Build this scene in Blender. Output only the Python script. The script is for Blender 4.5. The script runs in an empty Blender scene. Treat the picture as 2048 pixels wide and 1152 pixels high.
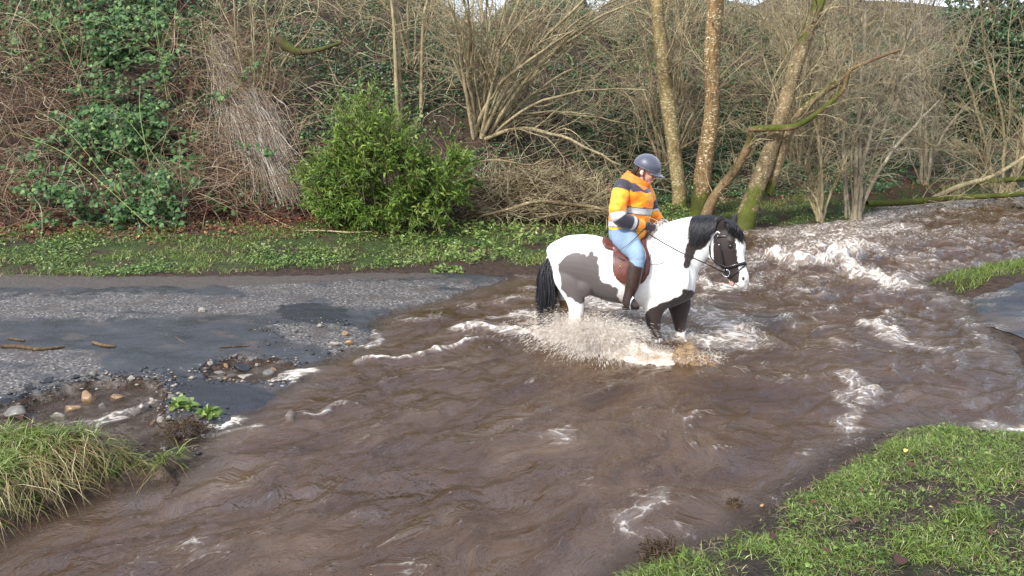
import bpy, bmesh, math, random
import numpy as np
from mathutils import Vector, Matrix
from mathutils.bvhtree import BVHTree

random.seed(7); RNG = np.random.default_rng(11)
S = bpy.context.scene
COL = S.collection
R = math.radians
# ------------------------------------------------------------------ camera
FPX, PITCH, CH = 1595.0, R(12.6), 2.3
cd = bpy.data.cameras.new('camera'); cam = bpy.data.objects.new('camera', cd); COL.objects.link(cam)
cam.location = (0, 0, CH); cam.rotation_euler = (math.pi/2 - PITCH, 0, 0)
cd.sensor_width = 36.0; cd.lens = 36.0 * FPX / 2048.0; cd.clip_start = 0.05; cd.clip_end = 900
S.camera = cam
# ------------------------------------------------------------------ light
SUN_EL, SUN_AZ = R(40), R(222)          # azimuth of the sun, clockwise from +Y: behind the camera, to its left
sv = Vector((math.sin(SUN_AZ)*math.cos(SUN_EL), math.cos(SUN_AZ)*math.cos(SUN_EL), math.sin(SUN_EL)))
sd = bpy.data.lights.new('sun', 'SUN'); so = bpy.data.objects.new('sun', sd); COL.objects.link(so)
sd.energy = 2.4; sd.angle = R(8); sd.color = (1.0, 0.98, 0.95)
so.rotation_euler = (-sv).to_track_quat('-Z', 'Y').to_euler()
so.location = sv * 60
w = bpy.data.worlds.new('World'); S.world = w; w.use_nodes = True
nt = w.node_tree; N = nt.nodes; L = nt.links; N.clear()
out = N.new('ShaderNodeOutputWorld'); bg = N.new('ShaderNodeBackground'); bg.inputs[1].default_value = 0.115
sky = N.new('ShaderNodeTexSky'); sky.sky_type = 'NISHITA'; sky.sun_disc = False
sky.sun_elevation = SUN_EL; sky.sun_rotation = SUN_AZ; sky.air_density = 1.2; sky.dust_density = 2.0
tc = N.new('ShaderNodeTexCoord'); cl = N.new('ShaderNodeTexNoise'); cl.inputs['Scale'].default_value = 3.2
cl.inputs['Detail'].default_value = 6; cl.inputs['Roughness'].default_value = .6
mr = N.new('ShaderNodeMapRange'); mr.inputs[1].default_value = .42; mr.inputs[2].default_value = .60
mr.inputs[3].default_value = .12; mr.inputs[4].default_value = .95
mx = N.new('ShaderNodeMix'); mx.data_type = 'RGBA'; mx.inputs[7].default_value = (7.6, 8.2, 9.9, 1)
L.new(tc.outputs['Generated'], cl.inputs['Vector']); L.new(cl.outputs['Fac'], mr.inputs[0])
L.new(mr.outputs[0], mx.inputs[0]); L.new(sky.outputs[0], mx.inputs[6]); L.new(mx.outputs[2], bg.inputs[0])
L.new(bg.outputs[0], out.inputs[0])
vs = S.view_settings; vs.view_transform = 'Standard'; vs.look = 'None'; vs.gamma = 1; vs.use_curve_mapping = False
vs.exposure = 1.16
S.render.engine = 'CYCLES'; S.cycles.use_denoising = True; S.cycles.max_bounces = 5
S.cycles.transparent_max_bounces = 6

# ------------------------------------------------------------------ numeric helpers
CP, SP = math.cos(PITCH), math.sin(PITCH)
def ray(px, py):
    u = (px-1024)/FPX; v = (576-py)/FPX
    return np.array([u, CP + v*SP, -SP + v*CP])
def PZ(px, py, z=0.0):
    d = ray(px, py); t = (z-CH)/d[2]; return np.array([d[0]*t, d[1]*t, z])
def PY(px, py, Y):
    d = ray(px, py); t = Y/d[1]; return np.array([d[0]*t, Y, CH + d[2]*t])
def proj(P):
    P = np.asarray(P); x = P[..., 0]; y = P[..., 1]; z = P[..., 2]-CH
    dep = y*CP - z*SP; up = y*SP + z*CP
    dep = np.where(dep < .05, .05, dep)
    return 1024 + FPX*x/dep, 576 - FPX*up/dep
def _h(ix, iy, s):
    n = (ix.astype(np.int64)*374761393 + iy.astype(np.int64)*668265263 + s*974711) & 0xffffffff
    n = ((n ^ (n >> 13))*1274126177) & 0xffffffff
    return ((n ^ (n >> 16)) & 0xffffff)/float(0x1000000)
def noise(x, y, s=0):
    x = np.asarray(x, float); y = np.asarray(y, float)
    ix = np.floor(x); iy = np.floor(y); fx = x-ix; fy = y-iy
    def g(a, b):
        th = _h(ix+a, iy+b, s)*6.2831853
        return np.cos(th)*(fx-a) + np.sin(th)*(fy-b)
    ux = fx*fx*fx*(fx*(fx*6-15)+10); uy = fy*fy*fy*(fy*(fy*6-15)+10)
    a = g(0, 0); b = g(1, 0); c = g(0, 1); d = g(1, 1)
    return 1.5*((a*(1-ux)+b*ux)*(1-uy) + (c*(1-ux)+d*ux)*uy)
def fbm(x, y, o=4, s=0, gain=.5):
    v = 0; a = 1; f = 1; t = 0
    for i in range(o):
        v = v + a*noise(x*f, y*f, s+i*17); t += a; a *= gain; f *= 2.03
    return v/t
def sstep(a, b, x):
    t = np.clip((x-a)/(b-a), 0, 1); return t*t*(3-2*t)
def inpoly(x, y, poly):
    x = np.asarray(x, float); y = np.asarray(y, float); r = np.zeros(x.shape, bool); n = len(poly)
    for i in range(n):
        x1, y1 = poly[i]; x2, y2 = poly[(i+1) % n]
        if y1 == y2: continue
        c = ((y1 > y) != (y2 > y)) & (x < (x2-x1)*(y-y1)/(y2-y1)+x1); r ^= c
    return r
def pldist(x, y, pl, closed=False):
    x = np.asarray(x, float); y = np.asarray(y, float); d = np.full(x.shape, 1e9); side = np.zeros(x.shape); tt = np.zeros(x.shape); acc = 0
    n = len(pl)
    for i in range(n if closed else n-1):
        a = pl[i]; b = pl[(i+1) % n]; ex = b[0]-a[0]; ey = b[1]-a[1]; l2 = ex*ex+ey*ey
        t = np.clip(((x-a[0])*ex+(y-a[1])*ey)/l2, 0, 1); qx = x-a[0]-t*ex; qy = y-a[1]-t*ey
        dd = np.sqrt(qx*qx+qy*qy); m = dd < d
        d = np.where(m, dd, d); side = np.where(m, np.sign(ex*qy-ey*qx), side); tt = np.where(m, acc+t*math.sqrt(l2), tt)
        acc += math.sqrt(l2)
    return d, side, tt
def crom(pts, n):
    P = np.asarray(pts, float); k = len(P); Q = np.vstack([2*P[0]-P[1], P, 2*P[-1]-P[-2]])
    t = np.linspace(0, k-1, n); i = np.minimum(t.astype(int), k-2); f = (t-i)[:, None]
    p0, p1, p2, p3 = Q[i], Q[i+1], Q[i+2], Q[i+3]
    return .5*((2*p1)+(-p0+p2)*f+(2*p0-5*p1+4*p2-p3)*f*f+(-p0+3*p1-3*p2+p3)*f**3)
def nrm(v): return v/np.maximum(np.linalg.norm(v, axis=-1, keepdims=True), 1e-9)

# ------------------------------------------------------------------ mesh helpers
def tag(o, label=None, cat=None, group=None, kind=None):
    if label: o['label'] = label
    if cat: o['category'] = cat
    if group: o['group'] = group
    if kind: o['kind'] = kind
    return o
def empty(name, loc, label, cat, group=None):
    o = bpy.data.objects.new(name, None); COL.objects.link(o); o.location = tuple(loc); o.empty_display_size = .2
    return tag(o, label, cat, group)
def build(name, V, F, mat, parent=None, smooth=True, attrs=None, cols=None, uv=None):
    """F: list of (n,k) int arrays (quads / tris).  world-space verts; parented parts are shifted to the parent's location"""
    if not isinstance(F, (list, tuple)): F = [F]
    F = [np.asarray(f, np.int32) for f in F if len(f)]
    V = np.asarray(V, np.float32)
    me = bpy.data.meshes.new(name)
    me.vertices.add(len(V)); me.vertices.foreach_set('co', V.ravel())
    nl = sum(f.size for f in F); npo = sum(len(f) for f in F)
    me.loops.add(nl); me.polygons.add(npo)
    me.loops.foreach_set('vertex_index', np.concatenate([f.ravel() for f in F]))
    tot = np.concatenate([np.full(len(f), f.shape[1], np.int32) for f in F])
    st = np.concatenate([[0], np.cumsum(tot)[:-1]]).astype(np.int32)
    me.polygons.foreach_set('loop_start', st)
    try: me.polygons.foreach_set('loop_total', tot)
    except Exception: pass
    me.update(calc_edges=True)
    if smooth: me.polygons.foreach_set('use_smooth', np.ones(npo, bool))
    for k, a in (attrs or {}).items():
        a = np.asarray(a, np.float32)
        if a.ndim == 1: at = me.attributes.new(k, 'FLOAT', 'POINT'); at.data.foreach_set('value', a)
        else: at = me.attributes.new(k, 'FLOAT_VECTOR', 'POINT'); at.data.foreach_set('vector', a.ravel())
    if cols is not None:
        c = np.ones((len(V), 4), np.float32); c[:, :3] = cols
        at = me.color_attributes.new('col', 'FLOAT_COLOR', 'POINT'); at.data.foreach_set('color', c.ravel())
    if mat: me.materials.append(mat)
    o = bpy.data.objects.new(name, me); COL.objects.link(o)
    if parent is not None:
        o.parent = parent; off = Vector((0, 0, 0)); p = parent
        while p is not None: off += p.location; p = p.parent
        o.location = -off
    return o
class MB:
    def __init__(s): s.V = []; s.F = {}; s.A = {}; s.C = []; s.n = 0
    def add(s, V, F, cols=None, **at):
        V = np.asarray(V, float).reshape(-1, 3); m = len(V)
        if not isinstance(F, (list, tuple)): F = [F]
        for f in F:
            f = np.asarray(f)
            if len(f): s.F.setdefault(f.shape[1], []).append(f+s.n)
        s.V.append(V)
        for k, a in at.items(): s.A.setdefault(k, []).append(np.broadcast_to(np.asarray(a, float), (m,)).copy() if np.ndim(a) < 2 else np.asarray(a, float))
        if cols is not None: s.C.append(np.broadcast_to(np.asarray(cols, float), (m, 3)).copy())
        s.n += m; return s
    def build(s, name, mat, parent=None, smooth=True):
        return build(name, np.vstack(s.V), [np.vstack(f) for f in s.F.values()], mat, parent, smooth,
                     {k: np.concatenate(a) for k, a in s.A.items()}, np.vstack(s.C) if s.C else None)
def tubes(P, Rr, k=3, flat=1.0):
    """P (M,n,3), Rr (M,n) -> verts, quads"""
    P = np.asarray(P, float); M, n, _ = P.shape; Rr = np.broadcast_to(Rr, (M, n))
    T = np.gradient(P, axis=1); T = nrm(T)
    ref = np.where(np.abs(nrm(P[:, -1]-P[:, 0])[:, 2:3]) > .8, np.array([[1., 0, 0]]), np.array([[0, 0, 1.]]))
    A = nrm(np.cross(T, ref[:, None, :])); B = np.cross(T, A)
    th = np.arange(k)*2*math.pi/k
    V = P[:, :, None, :] + Rr[:, :, None, None]*(np.cos(th)[None, None, :, None]*A[:, :, None, :] + flat*np.sin(th)[None, None, :, None]*B[:, :, None, :])
    idx = np.arange(M*n*k).reshape(M, n, k)
    a = idx[:, :-1, :]; b = np.roll(a, -1, 2); c = idx[:, 1:, :]; d = np.roll(c, -1, 2)
    return V.reshape(-1, 3), np.stack([a, b, d, c], -1).reshape(-1, 4)
def leafset(P, D, Nn, Ln, Wd, rnd, curl=.15, fold=.12):
    """leaves: base P, direction D, normal Nn, length, width arrays"""
    D = nrm(D); Sd = nrm(np.cross(D, Nn)); Nn = nrm(np.cross(Sd, D)); Ln = Ln[:, None]; Wd = Wd[:, None]
    v0 = P; c1 = P+D*Ln*.33+Nn*Ln*curl*.3; c2 = P+D*Ln*.7+Nn*Ln*curl*.1; tip = P+D*Ln-Nn*Ln*curl
    f = Nn*Wd*fold
    V = np.stack([v0, c1-Sd*Wd*.5+f, c1+Sd*Wd*.5+f, c2-Sd*Wd*.38+f, c2+Sd*Wd*.38+f, tip], 1)
    M = len(P); b = (np.arange(M)*6)[:, None]
    Q = b+np.array([[1, 2, 4, 3]]); T1 = b+np.array([[0, 2, 1]]); T2 = b+np.array([[3, 4, 5]])
    return V.reshape(-1, 3), [Q, np.vstack([T1, T2])], np.repeat(rnd, 6)
def bladeset(P, D, Ln, Wd, droop, rnd):
    """grass blades starting in direction D and drooping"""
    M = len(P); D = nrm(D); up = np.array([0, 0, 1.])
    Sd = nrm(np.cross(D, up+RNG.normal(0, .3, (M, 3)))); Ln = Ln[:, None]; Wd = Wd[:, None]; dr = droop[:, None]
    hor = D*np.array([1, 1, 0])+1e-4
    hor = nrm(hor)
    c = [P, P+D*Ln*.35+(hor*.02-up*.03)*dr*Ln, P+D*Ln*.68+(hor*.16-up*.16)*dr*Ln, P+D*Ln*.95+(hor*.3-up*.45)*dr*Ln]
    V = np.stack([c[0]-Sd*Wd*.5, c[0]+Sd*Wd*.5, c[1]-Sd*Wd*.5, c[1]+Sd*Wd*.5, c[2]-Sd*Wd*.35, c[2]+Sd*Wd*.35, c[3]], 1)
    b = (np.arange(M)*7)[:, None]
    Q = np.vstack([b+np.array([[0, 1, 3, 2]]), b+np.array([[2, 3, 5, 4]])]); T = b+np.array([[4, 5, 6]])
    return V.reshape(-1, 3), [Q, T], np.repeat(rnd, 7)
def grow(P0, D0, Ln, n=9, wob=.25, up=0.0, seed=0):
    M = len(P0); r = np.random.default_rng(seed); P = np.zeros((M, n, 3)); P[:, 0] = P0; D = nrm(np.asarray(D0, float)); st = np.broadcast_to(Ln, (M,))[:, None]/(n-1)
    curl = r.normal(0, wob*.5, (M, 3))
    for i in range(1, n):
        P[:, i] = P[:, i-1]+D*st
        D = nrm(D+r.normal(0, wob, (M, 3))*.6+curl+np.array([0, 0, up]))
    return P
def kids(P, Rr, per, Lr, spread, seed, n=7, wob=.25, up=0., t0=.2, t1=.95):
    M, m, _ = P.shape; r = np.random.default_rng(seed); K = int(M*per); pi = r.integers(0, M, K); t = r.uniform(t0, t1, K)*(m-1)
    i = np.minimum(t.astype(int), m-2); f = (t-i)[:, None]; P0 = P[pi, i]*(1-f)+P[pi, i+1]*f
    D = nrm(P[pi, i+1]-P[pi, i]); rd = nrm(np.cross(D, nrm(r.normal(0, 1, (K, 3))))); D = nrm(D+rd*spread)
    ln = np.linalg.norm(P[pi, -1]-P[pi, 0], axis=1)*r.uniform(Lr[0], Lr[1], K)
    r0 = Rr[pi, i]*r.uniform(.4, .65, K)
    Q = grow(P0, D, ln, n, wob, up, seed+1)
    return Q, r0[:, None]*np.linspace(1, .3, n)[None, :]

# ------------------------------------------------------------------ materials
def newmat(name):
    m = bpy.data.materials.new(name); m.use_nodes = True; nt = m.node_tree; nt.nodes.clear()
    o = nt.nodes.new('ShaderNodeOutputMaterial'); b = nt.nodes.new('ShaderNodeBsdfPrincipled'); nt.links.new(b.outputs[0], o.inputs[0])
    return m, nt, b, o
def nd(nt, typ, **kw):
    n = nt.nodes.new(typ)
    for k, v in kw.items():
        if k.startswith('i_'):
            key = k[2:]; key = int(key) if key.isdigit() else key.replace('_', ' ')
            n.inputs[key].default_value = v
        else: setattr(n, k, v)
    return n
def ramp(nt, stops, fac=None):
    r = nt.nodes.new('ShaderNodeValToRGB'); e = r.color_ramp.elements
    while len(e) < len(stops): e.new(.5)
    for el, (p, c) in zip(e, stops): el.position = p; el.color = (*c, 1) if len(c) == 3 else c
    if fac is not None: nt.links.new(fac, r.inputs[0])
    return r
def mixc(nt, f, a, b, mode='MIX'):
    m = nt.nodes.new('ShaderNodeMix'); m.data_type = 'RGBA'; m.blend_type = mode
    for s, v in ((0, f), (6, a), (7, b)):
        if hasattr(v, 'is_linked') or hasattr(v, 'links'): nt.links.new(v, m.inputs[s])
        elif s == 0: m.inputs[0].default_value = v
        else: m.inputs[s].default_value = (*v, 1)
    return m.outputs[2]
def attr(nt, name, kind='Fac'):
    a = nt.nodes.new('ShaderNodeAttribute'); a.attribute_name = name; return a.outputs[kind]
def bump(nt, h, st, dist, bsdf, prev=None):
    b = nt.nodes.new('ShaderNodeBump'); b.inputs['Strength'].default_value = st; b.inputs['Distance'].default_value = dist
    nt.links.new(h, b.inputs['Height'])
    if prev is not None: nt.links.new(prev, b.inputs['Normal'])
    if bsdf is not None: nt.links.new(b.outputs[0], bsdf.inputs['Normal'])
    return b.outputs[0]
def nz(nt, scale, detail=4, rough=.55, vec=None, dist=0.):
    n = nt.nodes.new('ShaderNodeTexNoise'); n.inputs['Scale'].default_value = scale; n.inputs['Detail'].default_value = detail
    n.inputs['Roughness'].default_value = rough; n.inputs['Distortion'].default_value = dist
    if vec is None:
        t = nt.nodes.new('ShaderNodeTexCoord'); vec = t.outputs['Object']
    nt.links.new(vec, n.inputs['Vector']); return n.outputs['Fac']
def leafmat(name, stops, rough=.45, spec=.4, trans=.3):
    m, nt, b, o = newmat(name)
    r = ramp(nt, stops, attr(nt, 'rnd')); nt.links.new(r.outputs[0], b.inputs['Base Color'])
    b.inputs['Roughness'].default_value = rough; b.inputs['Specular IOR Level'].default_value = spec
    t = nt.nodes.new('ShaderNodeBsdfTranslucent'); nt.links.new(r.outputs[0], t.inputs[0])
    mx = nt.nodes.new('ShaderNodeMixShader'); mx.inputs[0].default_value = trans
    nt.links.new(b.outputs[0], mx.inputs[1]); nt.links.new(t.outputs[0], mx.inputs[2]); nt.links.new(mx.outputs[0], o.inputs[0])
    return m
def plain(name, col, rough=.6, metal=0., var=.15, scale=20., bmp=.0, bdist=.005, spec=.5):
    m, nt, b, o = newmat(name); f = nz(nt, scale, 4)
    r = ramp(nt, [(.3, tuple(c*(1-var) for c in col)), (.7, tuple(min(1, c*(1+var)) for c in col))], f)
    nt.links.new(r.outputs[0], b.inputs['Base Color']); b.inputs['Roughness'].default_value = rough; b.inputs['Metallic'].default_value = metal
    b.inputs['Specular IOR Level'].default_value = spec
    if bmp: bump(nt, f, bmp, bdist, b)
    return m
def colmat(name, rough=.7, var=.12, scale=30., bmp=.2, bdist=.004, spec=.4, sheen=0.):
    """colour from the vertex colours (markings of the thing, plus highlights painted into the jacket)"""
    m, nt, b, o = newmat(name); f = nz(nt, scale, 4)
    g = ramp(nt, [(.3, (1-var,)*3), (.7, (1,)*3)], f)
    c = mixc(nt, 1., attr(nt, 'col', 'Color'), g.outputs[0], 'MULTIPLY'); nt.links.new(c, b.inputs['Base Color'])
    b.inputs['Roughness'].default_value = rough; b.inputs['Specular IOR Level'].default_value = spec
    b.inputs['Sheen Weight'].default_value = sheen
    if bmp: bump(nt, f, bmp, bdist, b)
    return m
# ------------------------------------------------------------------ the lie of the land
_wl = [(1100,545),(1030,552),(950,575),(880,600),(800,618),(745,640),(735,660),(715,690),(690,705),(650,722),(600,738),(590,760),(545,785),(505,815),(455,850),(400,872),(385,895),(365,940),(300,968),(200,992),(100,1030),(0,1082)]
WATER = [tuple(PZ(*p)[:2]) for p in _wl] + [(-4.2,3.0),(-9,0.),(-14,-4),(-12,-7),(-6,-3.6),(-3.2,-.6),(-1.2,1.7)]
_wr = [(1250,1152),(1300,1108),(1400,1100),(1480,1075),(1500,1040),(1560,1000),(1620,965),(1700,908),(1760,880),(1850,858),(1950,868),(2060,880)]
WATER += [tuple(PZ(*p)[:2]) for p in _wr] + [(6.3,5.3),(6.4,6.4)]
_wf = [(2075,745),(2040,700),(1985,655),(1960,620),(1945,600),(1900,585),(1850,572),(1880,555),(1950,540),(2048,522)]
WATER += [tuple(PZ(*p)[:2]) for p in _wf] + [(12.,13.6),(20,19),(34,26),(36,31),(22,26.5)]
_wb = [(2048,388),(1960,392),(1850,402),(1760,412),(1730,428),(1690,440),(1620,448),(1500,452),(1380,470),(1250,500),(1150,530)]
WATER += [tuple(PZ(*p)[:2]) for p in _wb]
TOE = [(-60,10.5),(-20,11.6),(-9,12.9),(-3,14.0),(1,15.0),(3.,17.3),(5.5,18.6),(8.,19.6),(11,22.),(16,26.5),(24,31),(50,42)]
MOUND = [tuple(PZ(*p)[:2]) for p in [(0,1062),(100,1012),(190,968),(280,952),(345,925),(358,890)]] + [tuple(PZ(*p, .38)[:2]) for p in [(345,868),(300,838),(200,826),(120,824),(0,818)]]
MOUND += [(-9,6.2),(-12,3),(-6.,2.4)]
_tr = [(-60,540),(0,562),(150,561),(350,562),(600,556),(780,548),(900,545),(1010,548),(1075,562),(960,602),(830,630),(780,655),(760,690),(730,715),(650,745),(600,765),(560,800),(520,830),(430,850),(350,848),(200,850),(100,840),(0,835)]
TRACK = [tuple(PZ(*p, .06)[:2]) for p in _tr] + [(-13,6.6),(-22,6.5),(-22,11.),(-12,11.)]
HOLE = [tuple(PZ(*p, .06)[:2]) for p in [(400,742),(425,726),(470,716),(530,712),(585,718),(610,734),(590,748),(540,752),(480,757),(430,757)]]
GULLY = [tuple(PZ(*p, .06)[:2]) for p in [(-160,880),(0,815),(60,792),(150,768),(230,755),(320,757),(335,770),(325,800),(340,825),(420,838),(440,852),(360,895),(150,880),(-100,1000)]]
HOLE2 = [tuple(PZ(*p, .06)[:2]) for p in [(535,655),(590,645),(680,643),(735,648),(745,690),(700,700),(640,690),(570,675)]]
LEVX = 1
def masks(X, Y):
    jx = .12*fbm(X*1.3, Y*1.3, 3, 5)+.05*noise(X*7, Y*7, 9); jy = .12*fbm(X*1.3, Y*1.3, 3, 6)+.05*noise(X*7, Y*7, 10)
    x, y = X+jx, Y+jy
    d, _, _ = pldist(x, y, WATER, True); ins = inpoly(x, y, WATER); sdw = np.where(ins, d, -d)
    e, sg, tt = pldist(X+.3*noise(X*.5, Y*.5, 3), Y+.35*noise(X*.6, Y*.6, 4), TOE); e = e*sg
    m = inpoly(x, y, MOUND); dm, _, _ = pldist(x, y, MOUND, True); dm = np.where(m, dm, -dm)
    return sdw, e, dm, x, y
def height(X, Y, full=False):
    X = np.asarray(X, float); Y = np.asarray(Y, float)
    sdw, e, dm, x, y = masks(X, Y)
    dout = np.maximum(-sdw, 0)
    near_r = (X > .0) & (Y < 6.6+.0*X); near = (Y < 6.2) & (X > -1.5)
    h = .03*(1-np.exp(-dout/.12)) + .05*(1-np.exp(-dout/1.2)) + .012*dout
    h = h + np.where(near, .16*(1-np.exp(-dout/.5))+.03*dout, 0)
    # verge rising to the foot of the embankment
    verge = sstep(-2.8, .3, e)*sstep(0, .5, dout); h = h + .26*verge
    h = h + np.where((X > 5.5) & (Y > 9.3) & (Y < 16), .12*sstep(0, 1., dout), 0)
    bank_in = sstep(0, .9, sdw); h = h - .35*bank_in - .03*sstep(0, .1, sdw)
    crest = 6.6 - 2.2*np.exp(-((X+1.3)/1.6)**2) - 2.4*np.exp(-((X-3.1)/.7)**2) - 2.*np.exp(-((X-11.2)/1.1)**2) + 1.2*sstep(8, 16, X) + 1.5*sstep(-4, -12, X)
    ee = np.maximum(e, 0); slope = .55*ee + .42*np.maximum(ee-1.2, 0)
    up = crest*(1-np.exp(-(slope/crest)**1.6))**(1/1.6)
    h = h + up
    h = h + np.where(e > .2, (.28*fbm(X*.55, Y*.55, 4, 21)+.07*fbm(X*2.5, Y*2.5, 3, 22))*sstep(.2, 2., e), 0)
    h = h + .012*fbm(X*4, Y*4, 3, 31)*sstep(0, .3, dout)
    mm = sstep(-.02, .16, dm)
    h = np.where(dm > -.02, np.maximum(h, mm*(.27+.07*fbm(X*2, Y*2, 3, 8)+.05*sstep(.2, .8, dm))), h)
    gd, _, _ = pldist(x, y, GULLY, True); hd, _, _ = pldist(x, y, HOLE, True)
    dep = np.where(inpoly(x, y, GULLY), .10*sstep(0, .14, gd), 0)+np.where(inpoly(x, y, HOLE), .06*sstep(0, .07, hd), 0)
    dep = np.where(dm > .0, 0, dep)
    h = h - dep
    if full: return h, sdw, e, dm, x, y
    return h
def hz(x, y): return float(height(np.array([x]), np.array([y]))[0])
def hit(px, py, lift=0.):
    """point of the ground seen at this place of the photograph"""
    d = ray(px, py); t = np.arange(2., 70, .05); P = np.array([0, 0, CH])[None]+t[:, None]*d[None]
    g = height(P[:, 0], P[:, 1]); b = P[:, 2] < g
    i = int(np.argmax(b)) if b.any() else len(t)-1
    p = P[i].copy(); p[2] = hz(p[0], p[1])+lift; return p

def axis(segs):
    o = [segs[0][0]]
    for a, b, st in segs:
        k = max(1, int(round((b-a)/st))); o += list(a+(b-a)*np.arange(1, k+1)/k)
    return np.array(o)
def grid(xs, ys):
    X, Y = np.meshgrid(xs, ys); n = len(xs); m = len(ys); idx = np.arange(n*m).reshape(m, n)
    F = np.stack([idx[:-1, :-1], idx[:-1, 1:], idx[1:, 1:], idx[1:, :-1]], -1).reshape(-1, 4); return X.ravel(), Y.ravel(), F
xs = axis([(-400,-60,40),(-60,-16,2),(-16,-11,.25),(-11,8,.05),(8,20,.12),(20,60,2),(60,400,40)])
ys = axis([(-300,-20,40),(-20,1.5,1),(1.5,7.5,.045),(7.5,14,.05),(14,24,.1),(24,34,.3),(34,60,2),(60,400,40)])
X, Y, F = grid(xs, ys)
h, sdw, e, dm, xj, yj = height(X, Y, True)
intrack = inpoly(xj, yj, TRACK)
trk_in = intrack & ~inpoly(xj, yj, GULLY) & ~inpoly(xj, yj, HOLE) & (dm < -.03)
G = h.copy(); G[trk_in] -= .035
soil = np.array([.055, .036, .024]); mud = np.array([.07, .053, .04]); litter = np.array([.1, .042, .026]); green = np.array([.045, .075, .018]); grav = np.array([.17, .15, .125]); bed = np.array([.06, .04, .025]); clay = np.array([.12, .085, .05])
c = np.tile(soil, (len(X), 1)); n1 = fbm(X*1.7, Y*1.7, 4, 41); n2 = fbm(X*6, Y*6, 3, 42)
def mixin(c, col, f): f = np.clip(f, 0, 1)[:, None]; return c*(1-f)+col*f
c = mixin(c, green, sstep(-.25, .25, n1+.1)*sstep(-2.9, -2.5, e)*sstep(.2, -.4, e)*.9)
c = mixin(c, litter, sstep(-.1, .2, n2+.05)*sstep(-1.1, -.3, e)*sstep(1.5, .4, e))
c = mixin(c, mud*.62, ((Y < 6.2) & (X > -1.5) & (sdw < -.02))*1.); c = mixin(c, green*.55, sstep(.0, .35, n2)*((Y < 6.2) & (X > -1.5) & (sdw < -.2))*.6)
c = mixin(c, green*.8, sstep(.0, .3, n1)*sstep(2, 3, e)*.6)
c = mixin(c, clay, sstep(-.04, .03, dm)*sstep(.22, .1, dm)*.9); c = mixin(c, grav, sstep(-.04, .03, dm)*sstep(.2, .1, dm)*sstep(.05, .3, n2)); c = mixin(c, green*.7, sstep(-.04, .03, dm)*sstep(.3, .1, dm)*sstep(.0, .3, fbm(X*9, Y*9, 2, 44)))
c = mixin(c, bed, sstep(-.05, .1, sdw)); c = mixin(c, grav, (sstep(.02, .2, n2+.2*noise(X*21, Y*21, 2)))*intrack*.8)
m, nt, b, o = newmat('earth'); a = attr(nt, 'col', 'Color'); f1 = nz(nt, 14, 6, .65); f2 = nz(nt, 90, 3, .6)
g1 = ramp(nt, [(.3, (.35,)*3), (.7, (1.5, 1.4, 1.35))], f1); c1 = mixc(nt, 1., a, g1.outputs[0], 'MULTIPLY')
g2 = ramp(nt, [(.35, (.6,)*3), (.65, (1.3,)*3)], f2); c2 = mixc(nt, 1., c1, g2.outputs[0], 'MULTIPLY')
nt.links.new(c2, b.inputs['Base Color']); b.inputs['Roughness'].default_value = .75; b.inputs['Specular IOR Level'].default_value = .2
p = bump(nt, f1, .9, .06, None); bump(nt, f2, .8, .012, b, p); EARTH = m
V = np.stack([X, Y, G], 1); fe = e[F].min(1) > .0
def sub(F): u, inv = np.unique(F, return_inverse=True); return u, inv.reshape(F.shape)
for nm, sel in (('ground', ~fe), ('embankment', fe)):
    u, Fi = sub(F[sel]); ob = build(nm, V[u], Fi, EARTH, cols=c[u]); ob['kind'] = 'structure'

# ------------------------------------------------------------------ the old tarmac of the track
xs = axis([(-22,-8,.3),(-8,.5,.022)]); ys = axis([(5.3,11.4,.024)])
X, Y, F = grid(xs, ys); h, sdw, e, dm, xj, yj = height(X, Y, True)
ok = inpoly(xj, yj, TRACK) & ~inpoly(xj, yj, GULLY) & ~inpoly(xj, yj, HOLE) & (dm < -.0)
keep = ok[F].any(1); u, Fi = sub(F[keep]); x, y, hh = X[u], Y[u], h[u].copy(); okk = ok[u]
px, py = proj(np.stack([x, y, np.full_like(x, .06)], 1)); jx = 26*fbm(x*3, y*3, 3, 51); jy = 9*fbm(x*3, y*3, 3, 52); px += jx; py += jy
agg = np.zeros(len(x))
for pl in ([(-900,600),(-200,596),(120,600),(300,590),(420,600),(560,590),(640,606),(560,628),(470,634),(200,648),(-900,660)], [(450,575),(700,562),(1000,556),(1000,585),(900,604),(800,614),(700,618),(640,600),(500,598)],
           [(-700,712),(0,706),(190,708),(205,735),(215,760),(120,775),(40,792),(-700,830)], [(540,655),(600,645),(690,645),(735,655),(740,690),(690,702),(620,690),(560,676)]):
    dd_, _, _ = pldist(px, py, pl, True); dd_ = np.where(inpoly(px, py, pl), dd_, -dd_); agg = np.maximum(agg, sstep(-5, 8, dd_+7*noise(x*9, y*9, 77)))
mudm = (inpoly(px, py, [(-900,520),(0,545),(560,550),(820,540),(900,552),(500,577),(300,584),(-900,590)]))*1.
slick = (inpoly(px, py, [(560,612),(620,604),(700,622),(690,645),(640,645),(560,640)]) | inpoly(px, py, [(325,745),(420,758),(520,765),(560,780),(500,822),(380,822),(320,800)]))*1.
agg *= sstep(-.6, -.12, fbm(x*1.8, y*3.2, 4, 63)); mudm = np.maximum(mudm, sstep(.18, .42, fbm(x*2.2, y*3.2, 4, 61))*.8)
hh += np.where(agg > .5, .006*(noise(x*32, y*32, 3)+.6*noise(x*60, y*60, 4)), 0)+np.where(mudm > .5, .012*fbm(x*18, y*18, 3, 5), 0)
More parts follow.
